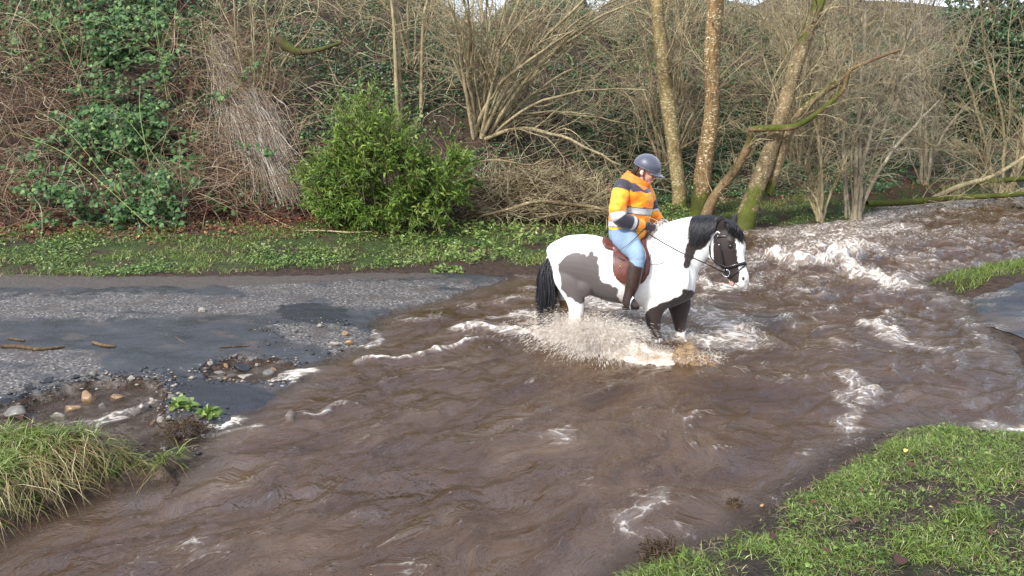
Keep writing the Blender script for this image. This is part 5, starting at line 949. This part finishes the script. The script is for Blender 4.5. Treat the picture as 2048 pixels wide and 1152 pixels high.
# --- bridle
br = empty('bridle', POLL, 'black leather bridle on the horse head, reins running back to the rider', 'bridle')
strap([(1036,466),(1054,500),(1064,540),(1074,590),(1086,628)], .02, .004, 'cheekpiece', LEAB, br)
strap([(1034,470),(1046,466),(1064,462),(1085,462)], .02, .004, 'browband', LEAB, br); strap([(1090,611),(1115,605),(1145,598),(1178,590)], .032, .007, 'noseband', LEAB, br, .008)
strap([(1060,598),(1075,606),(1090,611)], .025, .005, 'noseband_strap', LEAB, br); strap([(1098,662),(1120,648),(1150,622),(1178,600)], .015, .004, 'flash_strap', LEAB, br); strap([(1070,625),(1082,640),(1100,664)], .02, .004, 'chin_strap', LEAB, br)
strap([(1012,470),(1005,510),(1012,560),(1040,590)], .014, .003, 'throatlash', LEAB, br)
strap([(1056,448),(1044,440),(1030,452),(1012,476),(1003,505)], .014, .003, 'headpiece', plain('pale strap', (.5, .5, .5), .4), br)
p, n_ = viewskin(1090, 636, .014); th = np.linspace(0, 2*math.pi, 25); ring = p+np.cos(th)[:, None]*HF*.036+np.sin(th)[:, None]*UP*.036; V, F = tubes(ring[None], .005, 6); build('bit_ring', V, F, STEEL, br); BIT = p
for cx, cy in ((1046,462),(1052,503)): p, n_ = viewskin(cx, cy, .006); V, F = ell(p, (.009, .005, .008), [HF, HN, UP], 2); build('buckle', V, F, STEEL, br)
for s_ in (0, 1): tube1([BIT+np.array([0, 0, -.01*s_]), HP(1050, 624+s_*4, .12), HP(985, 592+s_*3, .19), HP(880, 545, .25), HP(790, 497, .24), HP(712, 450, .20)], .0062, 'rein', LEAB, br, 40, 6) if s_ == 0 else tube1([BIT-HN*.13, HP(1010, 560, -.14), HP(900, 480, -.15), HP(800, 425, -.15), HP(772, 405, -.13)], .006, 'rein', LEAB, br, 40, 6)
tube1([HP(742, 466, .19), HP(735, 500, .235), HP(722, 560, .26), HP(722, 594, .27), HP(745, 598, .27), HP(770, 594, .26), HP(786, 588, .25), HP(788, 565, .24)], .0038, 'rein_end', plain('dark strap', (.06, .05, .045), .5), br, 40, 6)

# --- saddle
sad = empty('saddle', HP(610, 520, 0), 'brown leather riding saddle with long flaps on the horse back', 'saddle')
def panel(poly, off, th, name, mat, parent, res=7, puff=.0, bv=None, latk=None):
    pa = np.array(poly, float); xs_ = np.arange(pa[:, 0].min(), pa[:, 0].max()+res, res); ys_ = np.arange(pa[:, 1].min(), pa[:, 1].max()+res, res); XX, YY = np.meshgrid(xs_, ys_); cl_ = [tuple(q) for q in crom(np.c_[np.vstack([pa, pa[:1]]), np.zeros(len(pa)+1)], 90)[:, :2]]
    ins_ = inpoly(XX, YY, cl_); dd, _, tt = pldist(XX, YY, cl_, True); near_ = (dd < res*.95) & ~ins_; use = ins_ | near_; px_, py_ = XX.copy(), YY.copy(); cla = np.array(cl_)
    for i, j in zip(*np.where(near_)): k = np.argmin((cla[:, 0]-XX[i, j])**2+(cla[:, 1]-YY[i, j])**2); px_[i, j], py_[i, j] = cla[k]
    ix = -np.ones(XX.shape, int); ix[use] = np.arange(use.sum()); P = []; NN = []
    for i, j in zip(*np.where(use)): p, n_ = viewskin(px_[i, j], py_[i, j], off+puff*min(1, dd[i, j]/25.)*(1 if ins_[i, j] else 0), bv); P.append(p); NN.append(n_)
    P = np.array(P); NN = np.array(NN); n0 = len(P); F = []; 
    for i in range(XX.shape[0]-1):
        for j in range(XX.shape[1]-1):
            q = (ix[i, j], ix[i, j+1], ix[i+1, j+1], ix[i+1, j])
            if min(q) >= 0: F.append(q[::-1])
    F = np.array(F); 
    o = build(name, P, F, mat, parent); m = o.modifiers.new('t', 'SOLIDIFY'); m.thickness = th; m.offset = 0; return o
panel([(545,520),(600,470),(690,500),(708,530),(719,575),(717,620),(704,655),(672,688),(634,692),(598,688),(565,668),(547,640),(541,590)], .030, .008, 'flap', LEA, sad, 8)
panel([(486,490),(500,474),(530,492),(600,500),(690,470),(700,520),(560,545),(545,536),(520,530),(498,520)], .026, .014, 'panel', LEA, sad, 8, .02)
panel([(680,545),(700,530),(716,575),(714,620),(700,655),(680,676),(668,680),(690,640),(694,600)], .04, .012, 'knee_roll', LEA, sad, 7, .012)
V, F, t = loft([(488,482,0,8,40),(500,486,0,18,66),(525,500,0,24,76),(570,500,0,24,70),(620,490,0,24,60),(670,466,0,26,48),(694,450,0,22,34),(706,442,0,8,16)], 30, 24, ex=2.4); o = build('seat', V, F, LEA, sad)
strap([(560,600),(566,585),(578,578),(590,582)], .008, .003, 'keeper', LEAB, sad, .037) if False else None
p, n_ = viewskin(577, 607, .036); th = np.linspace(0, 2*math.pi, 21); ring = p+np.cos(th)[:, None]*FW*.021+np.sin(th)[:, None]*UP*.021; V, F = tubes(ring[None], .0028, 5); em = build('emblem', V, F, plain('gilt', (.35, .22, .1), .4), sad); V, F = ell(p, (.009, .003, .013), [FW, LT, UP], 2); build('emblem_mark', V, F, plain('gilt', (.35, .22, .1), .4), em)
strap([(552,560),(575,574),(600,584)], .014, .003, 'billet_strap', LEAB, sad, .036)
# stirrup
leg_l = .335
tube1([HP(655, 560, .30), HP(660, 640, .315), HP(648, 730, .33), HP(640, 756, .40)], .008, 'stirrup_leather', LEAB, sad, 20, 6)
fr = crom([HP(640,754,.41), HP(629,775,.425), HP(625,800,.43), HP(627,814,.43), HP(637,817,.40), HP(652,815,.34), HP(656,790,.29), HP(650,768,.33), HP(640,754,.41)], 40); V, F = tubes(fr[None], .0075, 7); build('stirrup', V, F, STEEL, sad)
strap([(655,690),(662,740),(668,800),(675,860)], .06, .005, 'girth', LEAB, sad, .008) if False else None

# --- rider
rid = empty('person', HP(600, 450, 0), 'rider in an orange reflective jacket, blue jeans, tall boots and helmet, sitting astride the horse', 'person')
def lg(ch, n, k, **kw): return loft(ch, n, k, **kw)
SK = (.5, .27, .2)
hx_ = nrm(FW*.97+LT*.24); hn = nrm(np.cross(hx_, UP)); HC = HP(700, 148, .0)       # head frame: looks forward and down, slightly to the viewer
pit = R(22); hf = hx_*math.cos(pit)-UP*math.sin(pit); hu = np.cross(hn, hf); hu = hu if hu[2] > 0 else -hu; AX = [hf, hn, hu]
def HE(f, s, u, rf, rs, ru, sb=3): return ell(HC+hf*f+hn*s+hu*u, (rf, rs, ru), AX, sb)
bodyparts = [HE(0, 0, .03, .098, .077, .1), HE(.03, 0, -.035, .07, .062, .085), HE(.075, 0, -.085, .028, .034, .024), HE(.098, 0, -.018, .022, .013, .03), HE(.113, 0, -.032, .014, .015, .012), HE(.09, 0, -.062, .02, .026, .008), HE(.091, 0, -.074, .018, .022, .007), HE(.07, .035, -.03, .025, .02, .022), HE(.07, -.035, -.03, .025, .02, .022), HE(-.005, .078, -.02, .02, .01, .032), HE(-.005, -.078, -.02, .02, .01, .032),
 lg([(690,170,0,26,26),(675,200,0,28,28),(655,240,0,34,40)], 10, 16), lg([(655,225,0,40,70),(640,290,0,62,76),(618,370,0,56,66),(600,430,0,62,76),(600,470,0,50,60)], 24, 20),
 lg([(600,225,.14,28,28),(572,290,.22,24,24),(570,365,.26,22,22),(630,395,.2,18,18),(690,412,.13,14,14)], 24, 14), lg([(655,220,-.15,28,28),(705,290,-.2,24,24),(725,360,-.22,22,22),(760,385,-.15,16,16),(772,398,-.1,14,14)], 24, 14)]
for s in (1, -1): bodyparts.append(lg([(590,450,.09*s,48,44),(630,500,.2*s,44,38),(672,555,.31*s,30,28),(655,600,.33*s,26,26),(640,680,.345*s,28,26),(622,755,.35*s,18,18),(625,785,.355*s,16,18),(655,797,.36*s,12,18)], 40, 14))
pb, PV, PB = fuse('body', bodyparts, .007, 3, plain('skin', SK, .5, 0, .12, 40), rid, None)
JKT = colmat('jacket cloth', .55, .12, 35, .55, .012, .4, .2)
OR = np.array([.95, .20, .008]); OR_LIT = np.array([1., .46, .02]); NV = np.array([.028, .024, .035]); SLV = np.array([.52, .52, .5])  # yellow tone paints light into the orange cloth as soft highlights
def wrinkle(V, amp, sc, seed, ctr=None):
    n_ = .6*noise(V[:, 0]*sc+seed, V[:, 2]*sc*1.7+V[:, 1]*sc, seed)+.4*(1-2*np.abs(noise(V[:, 0]*sc*1.2, V[:, 2]*sc*2.2+V[:, 1]*sc*.7, seed+1))); return n_*amp
def garment(ch, n, k, colf, name, parent, amp=.008, sc=9, seed=1, ex=2.2, cap=True):
    V, F, t = loft(ch, n, k, ex=ex, cap=cap); C = np.array([HP(c[0], c[1], c[2]) for c in ch]); C = crom(C, n); ci = np.clip((t*(n-1)).round().astype(int), 0, n-1); d = nrm(V-C[ci]); V = V+d*wrinkle(V, amp, sc, seed)[:, None]; cx, cy = inv(V); return build(name, V, F, JKT, parent, cols=colf(cx, cy, t, V))
def torsoc(cx, cy, t, V):
    c = np.tile(OR, (len(V), 1)); f = sstep(-.5, .5, noise(cx*.02, cy*.02, 5))[:, None]; c = c*(1-f)+OR_LIT*f
    yk = inpoly(cx, cy, [(500,150),(600,165),(668,222),(690,240),(760,205),(760,240),(704,256),(676,246),(640,250),(596,224),(560,228),(530,242),(500,250)]); c[yk] = NV
    y0 = cy-(cx-620)*.08; c[(np.abs(y0-338) < 19)] = NV*2; c[np.abs(y0-338) < 14] = SLV; y1 = cy-(cx-560)*.05; c[(np.abs(y1-404) < 16)] = NV*2; c[np.abs(y1-404) < 12] = SLV; c[cy < 165] = OR; return c
jk = garment([(600,452,0,66,78),(610,440,0,86,92),(614,410,0,92,92),(622,360,0,97,88),(632,300,0,100,94),(640,262,0,94,104),(648,232,0,80,106),(654,212,0,56,76),(658,200,0,30,40)], 110, 90, torsoc, 'jacket', rid, .009, 9, 3)
so_ = garment([(630,240,0,80,74),(644,216,0,70,60),(657,196,0,66,50),(668,178,0,64,46)], 24, 36, lambda cx, cy, t, V: np.tile(OR, (len(V), 1)), 'collar', jk, .01, 16, 7, 2., False).modifiers.new('t', 'SOLIDIFY'); so_.thickness = .014
def slv(bands, dark):
    def f(cx, cy, t, V):
        f = sstep(-.5, .5, noise(cx*.03, cy*.03, 8))[:, None]; c = OR*(1-f)+OR_LIT*f; c[(t > dark[0]) & (t < dark[1])] = NV
        c[t < .16] = NV
        for a, b in bands: c[(t > a-.012) & (t < b+.012)] = NV; c[(t > a) & (t < b)] = SLV
        return c
    return f
garment([(596,208,.13,34,34),(588,232,.17,42,38),(574,285,.22,41,38),(565,335,.255,39,36),(576,374,.27,36,36),(610,391,.24,33,32),(650,404,.19,31,31),(682,414,.145,26,27),(690,417,.14,20,20)], 70, 26, slv([(.42,.48),(.67,.715)], (.49,.75)), 'sleeve', jk, .008, 12, 11)
garment([(660,212,-.13,34,34),(690,245,-.19,42,42),(712,300,-.23,40,40),(728,345,-.23,36,36),(748,372,-.18,30,30),(764,388,-.13,25,25)], 50, 22, slv([(.62,.70)], (.38,.6)), 'sleeve', jk, .008, 12, 12)
DEN = colmat('denim', .75, .2, 90, .35, .004, .2); JN = np.array([.22, .31, .41])
def jean(cx, cy, t, V):
    c = np.tile(JN, (len(V), 1)); c *= (1+.28*noise(V[:, 0]*7, V[:, 2]*5, 3)+.1*noise(V[:, 0]*40, V[:, 2]*40, 4))[:, None]; return np.clip(c, 0, 1)
def dg_(ch, n, k, name, parent, seed, mat=None, colf=jean, amp=.006):
    global JKT; old = JKT; JKT = mat or DEN; o = garment(ch, n, k, colf, name, parent, amp, 11, seed); JKT = old; return o
tr = dg_([(596,500,0,30,50),(590,470,0,62,84),(592,440,0,68,88),(600,415,0,60,80)], 20, 30, 'jeans', rid, 21)
for s in (1, -1): dg_([(582,442,.08*s,56,48),(598,468,.15*s,60,48),(627,510,.25*s,50,44),(652,545,.32*s,41,39),(658,578,.34*s,35,35),(656,602,.345*s,32,33),(652,612,.345*s,26,26)], 46, 26, 'trouser_leg', tr, 22+s)
BOOT = plain('dark brown boot leather', (.035, .018, .013), .38, 0, .35, 14, .3, .008)
for s in (1, -1):
    g = dg_([(653,582,.345*s,32,33),(650,600,.345*s,35,35),(642,650,.348*s,36,35),(632,700,.352*s,31,31),(622,740,.355*s,25,26),(617,768,.357*s,26,25),(618,790,.357*s,24,24),(620,806,.357*s,12,18)], 50, 24, 'boot', rid, 31, BOOT, None and jean, .004) if False else None
    V, F, t = loft([(655,583,.345*s,30,31),(652,600,.345*s,35,35),(643,650,.348*s,37,36),(633,700,.352*s,32,32),(623,735,.355*s,26,27),(616,765,.357*s,26,26),(616,788,.357*s,25,25),(618,806,.357*s,10,18)], 60, 26, ex=2.2)
    V2, F2, t2 = loft([(592,790,.357*s,8,12),(600,785,.357*s,22,22),(620,784,.357*s,27,24),(640,790,.36*s,21,25),(655,797,.362*s,15,24),(666,801,.363*s,9,16),(671,803,.363*s,3,6)], 24, 20, ex=2.3)
    bo, _, _ = fuse('boot', [(V, F), (V2, F2)], .007, 3, BOOT, rid, None)
    V, F, t = loft([(588,800,.357*s,3,10),(596,806,.357*s,7,20),(625,808,.357*s,5,22),(650,809,.36*s,4,22),(668,809,.362*s,3,12)], 16, 14, ex=3); build('sole', V, F, LEAB, bo)
# gloved hands closed round the reins
GLV = plain('grey glove', (.07, .06, .07), .75, 0, .3, 50, .4, .004)
def hand(c, fwd, side, dn, name):
    """c wrist, fwd towards knuckles, side across the palm (thumb side up), dn palm normal (the way fingers curl)"""
    ps = []; k = c+fwd*.085
    def chain(P, rr):
        P = crom(P, 12); V, F = tubes(P[None], np.interp(np.linspace(0, 1, 12), np.linspace(0, 1, len(rr)), rr)[None], 10); a, b = 0, 110; n = len(V); V = np.vstack([V, P[0], P[-1]]); i0 = np.arange(10); i1 = np.arange(110, 120)
        ps.append((V, [F, np.vstack([np.stack([np.full(10, n), i0, np.roll(i0, -1)], 1), np.stack([np.full(10, n+1), np.roll(i1, -1), i1], 1)])]))
    V, F = ell(c+fwd*.045, (.05, .043, .02), [fwd, side, dn]); ps.append((V, F)); V, F = ell(c+fwd*.005, (.035, .03, .024), [fwd, side, dn]); ps.append((V, F))
    for i, (o_, l) in enumerate(((.032, .9), (.0115, 1.), (-.009, .95), (-.029, .78))):
        b = k+side*o_; chain([b-fwd*.02, b+fwd*.012*l, b+fwd*.03*l+dn*.014, b+fwd*.028*l+dn*.040*l, b+fwd*.006+dn*.048*l, b-fwd*.014+dn*.036], [.0105, .0115, .0105, .0095, .009, .0075])
    chain([c+side*.028+fwd*.01, c+side*.045+fwd*.035+dn*.01, c+side*.044+fwd*.065+dn*.022, c+side*.034+fwd*.082+dn*.032], [.013, .012, .011, .008])
    return fuse(name, ps, .0036, 2, GLV, rid, None)
hand(HP(688, 416, .14), nrm(FW*.9-UP*.12-LT*.25), nrm(UP*.85+FW*.1+LT*.45), nrm(-LT*.85-UP*.2+FW*.05), 'glove')
hand(HP(764, 390, -.13), nrm(FW*.7-UP*.5+LT*.3), nrm(UP*.8+FW*.3-LT*.4), nrm(LT*.85-UP*.2), 'glove')
# helmet with peak, strap, hair
def helmet():
    n, k = 22, 36; ph = np.linspace(0, math.pi*.56, n); th = np.arange(k)*2*math.pi/k; c = HC+hu*.048; V = []
    for p in ph:
        for a in th: V.append(c+hf*(math.cos(a)*math.sin(p)*.138-.004)+hn*math.sin(a)*math.sin(p)*.112+hu*(math.cos(p)*.118))
    V = np.array(V); i = np.arange(n*k).reshape(n, k); a = i[:-1]; b = np.roll(a, -1, 1); c_ = i[1:]; d = np.roll(c_, -1, 1); return V, np.stack([a, b, d, c_], -1).reshape(-1, 4)
V, F = helmet(); m, nt, b, o = newmat('helmet velvet'); b.inputs['Base Color'].default_value = (.055, .06, .085, 1); b.inputs['Roughness'].default_value = .42; b.inputs['Sheen Weight'].default_value = .4; HM = m
he = build('helmet', V, F, HM, rid); so_ = he.modifiers.new('t', 'SOLIDIFY'); so_.thickness = .012; so_.offset = -1
us, vs_ = np.meshgrid(np.linspace(-1, 1, 25), np.linspace(0, 1, 8)); ang = us*1.02; c = HC+hu*.025; rad_f = .134+.062*vs_*np.cos(us*1.35); P = c+(np.cos(ang)*rad_f)[..., None]*hf+(np.sin(ang)*(.110+.012*vs_))[..., None]*hn+(.004-.016*vs_-.012*us*us)[..., None]*hu; ii = np.arange(200).reshape(8, 25); F = np.stack([ii[:-1, :-1], ii[:-1, 1:], ii[1:, 1:], ii[1:, :-1]], -1).reshape(-1, 4)
pk = build('peak', P.reshape(-1, 3), F, HM, he); so_ = pk.modifiers.new('t', 'SOLIDIFY'); so_.thickness = .007
rimp = [HC+hu*.03+hf*math.cos(a)*.139+hn*math.sin(a)*.114-hu*.012*0 for a in np.linspace(0, 2*math.pi, 49)]; V, F = tubes(np.array(rimp)[None], .005, 6); build('rim', V, F, HM, he)
V, F = ell(HC+hu*.168, (.012, .012, .005), AX, 2); build('button', V, F, HM, he)
for s in (1, -1): tube1([HC+hn*.088*s+hu*.02, HC+hn*.084*s-hu*.03+hf*.01, HC+hn*.05*s-hu*.1+hf*.04, HC-hu*.118+hf*.055], .0045, 'chin_strap', plain('dark webbing', (.04, .035, .035), .6), he, 16, 6)
V, F = ell(HC-hf*.035+hn*-.0-hn*0+LT*.08-hu*.025, (.018, .01, .024), [hf, LT, hu], 2); build('ear_pad', V, F, plain('cream pad', (.6, .5, .38), .7), he)
HAIR = plain('brown hair', (.09, .05, .03), .5, 0, .3, 60); r = np.random.default_rng(77); Q = []
for i in range(180):
    s = r.uniform(-1, 1); a = HC+hf*r.uniform(-.1, .0)+hn*s*.07+hu*r.uniform(-.01, .03); Q.append(crom([a, a-hu*.04+hn*s*.012-hf*.01, a-hu*r.uniform(.06, .1)-hf*.02], 6))
V, F = tubes(np.array(Q), .003, 4); build('hair', V, F, HAIR, rid)
for s in (1, -1): V, F = ell(HC+hf*.088+hn*.03*s+hu*.004, (.012, .014, .008), AX, 2); build('eye', V, F, plain('eye', (.12, .08, .07), .3), pb); V, F = ell(HC+hf*.093+hn*.03*s+hu*.022, (.01, .02, .004), AX, 2); build('eyebrow', V, F, HAIR, pb)
V, F = ell(HC+hf*.108-hu*.068, (.008, .022, .006), AX, 2); build('lips', V, F, plain('lips', (.45, .13, .12), .4), pb)
# riding whip
wp = empty('riding_whip', HP(690, 430, .2), 'thin dark riding whip held across the rider thigh', 'whip'); o = tube1([HP(712, 402, .17), HP(690, 430, .2), HP(640, 480, .34), HP(610, 505, .36), HP(560, 540, .37)], [.006, .0055, .004, .003, .0025], 'shaft', LEAB, wp, 30, 6)
o = tube1([HP(716, 397, .165), HP(700, 418, .185)], .008, 'handle', LEAB, wp, 8, 8)

# ------------------------------------------------------------------ splash thrown up by the legs
r = np.random.default_rng(2024)
m, nt, b, o = newmat('spray'); nt.links.new(ramp(nt, [(0, (.42, .29, .16)), (.45, (.7, .6, .48)), (1, (.92, .89, .84))], attr(nt, 'rnd')).outputs[0], b.inputs['Base Color']); b.inputs['Roughness'].default_value = .35; b.inputs['Transmission Weight'].default_value = .25; b.inputs['IOR'].default_value = 1.33; SPR = m
def spray(src, n, vmax, seed, spread, lenr=(.01, .05), tmax=.3, elev=(.15, 1.2)):
    r = np.random.default_rng(seed); i = r.integers(0, len(src), n); t = r.uniform(0, 1, (n, 1)); s = np.array(src)
    j = np.minimum(i+1, len(s)-1); P0 = s[i]*(1-t)+s[j]*t+r.normal(0, spread, (n, 3))*np.array([1, .6, .3]); az = r.uniform(0, 2*math.pi, n); el = r.uniform(*elev, n); v = vmax*r.uniform(.2, 1, n)**1.1
    vel = np.stack([np.cos(az)*np.cos(el), .8*np.sin(az)*np.cos(el), np.sin(el)], 1)*v[:, None]; tt = r.uniform(.02, tmax, n)[:, None]; P = P0+vel*tt+np.array([0, 0, -4.9])*tt**2; V1 = vel+np.array([0, 0, -9.8])*tt
    k = P[:, 2] > -.02; return P[k], nrm(V1)[k], r.uniform(*lenr, n)[k]
SRC1 = [HP(225,905,.05), HP(300,900,.18), HP(380,920,.24), HP(450,935,.28), HP(520,960,.3), HP(590,970,.3), HP(660,975,.28), HP(740,985,.25)]; SRC1 = [np.array([p[0], p[1], .0]) for p in [PZ(1000+a/2.4, 280+b_/2.4) for a, b_ in ((200,915),(290,935),(360,965),(430,995),(500,1020),(570,1025),(650,1035),(740,1045),(790,1050))]]
SRC2 = [np.array([p[0], p[1], .0]) for p in [PZ(1000+a/2.4, 280+b_/2.4) for a, b_ in ((850,1045),(890,1055),(930,1060),(965,1062))]]
A_ = [spray(SRC1[:8], 44000, 1.5, 1, .10, (.002, .016), .32), spray(SRC1[1:5], 110000, 2.8, 2, .05, (.008, .05), .33, (.2, 1.25)), spray(SRC1[4:], 30000, 1.2, 3, .10, (.002, .014), .25), spray(SRC2, 7000, 1.5, 4, .09, (.006, .05), .3), spray([HP(752,950,.13), HP(864,945,-.13)], 700, 1.8, 5, .05, (.004, .015), .3)]
P = np.vstack([a[0] for a in A_]); D = np.vstack([a[1] for a in A_]); Ls = np.concatenate([a[2] for a in A_]); wd = np.clip(r.lognormal(-6.75, .4, len(P)), .0006, .004); Q = P[:, None]+D[:, None]*Ls[:, None, None]*np.linspace(-.5, .5, 3)[None, :, None]
V, F = tubes(Q, wd[:, None]*np.array([.25, 1, .5]), 4); tag(build('spray', V, F, SPR, None, True, {'rnd': np.repeat(r.beta(2.2, 1.8, len(P)), 12)}), 'fan of white spray kicked up by the horse legs', 'spray', kind='stuff')
# churned water body of the splash: rough mounds
def mound(pts, name, label, seed, base_r, hgt, browny):
    xs_ = np.linspace(-1, 1, 110); gx, gy = np.meshgrid(xs_, xs_); P0 = np.array(pts); lo = P0[:, :2].min(0)-base_r*1.6; hi = P0[:, :2].max(0)+base_r*1.6; X = lo[0]+(gx+1)/2*(hi[0]-lo[0]); Y = lo[1]+(gy+1)/2*(hi[1]-lo[1]); d, _, t = pldist(X, Y, [tuple(p[:2]) for p in P0]); d = d+.06*noise(X*9, Y*9, seed)
    k = np.exp(-(d/base_r)**2); H = hgt*k*(.9+.35*noise(X*5, Y*5, seed)+(.12 if seed == 41 else .3)*noise(X*13, Y*13, seed+1)+(.04 if seed == 41 else .14)*noise(X*30, Y*30, seed+2))*(.6+.6*np.sin(np.clip(t/t.max(), 0, 1)*3.1))-.035; i = np.arange(110*110).reshape(110, 110); F = np.stack([i[:-1, :-1], i[:-1, 1:], i[1:, 1:], i[1:, :-1]], -1).reshape(-1, 4); V = np.stack([X, Y, H], -1).reshape(-1, 3); kk = (H.ravel() > -.03)[F].all(1); u, Fi = sub(F[kk])
    return tag(build(name, V[u], Fi, browny, None, True, {'foam': np.clip(k.ravel()[u]*1.1, 0, 1.1)}), label, 'splash', kind='stuff')
def splmat(name, base, hi):
    m, nt, b, o = newmat(name); f = nz(nt, 13, 5, .65, None, .6); g = nz(nt, 60, 3, .6); c = ramp(nt, [(.38, base), (.6, hi)], f); nt.links.new(c.outputs[0], b.inputs['Base Color']); b.inputs['Roughness'].default_value = .3; bump(nt, g, .9, .02, b, bump(nt, f, 1., .03, None)); return m
mound(SRC1, 'splash', 'long churned mound of pale foam beside the near legs', 31, .15, .15, splmat('churned foam', (.42, .3, .18), (.8, .74, .64)))
AMB = splmat('amber water', (.16, .08, .025), (.4, .27, .14)); bb = AMB.node_tree.nodes['Principled BSDF']; bb.inputs['Roughness'].default_value = .12; bb.inputs['Transmission Weight'].default_value = .3
mound(SRC2, 'splash', 'round amber bulge of water in front of the forelegs', 41, .15, .2, AMB)
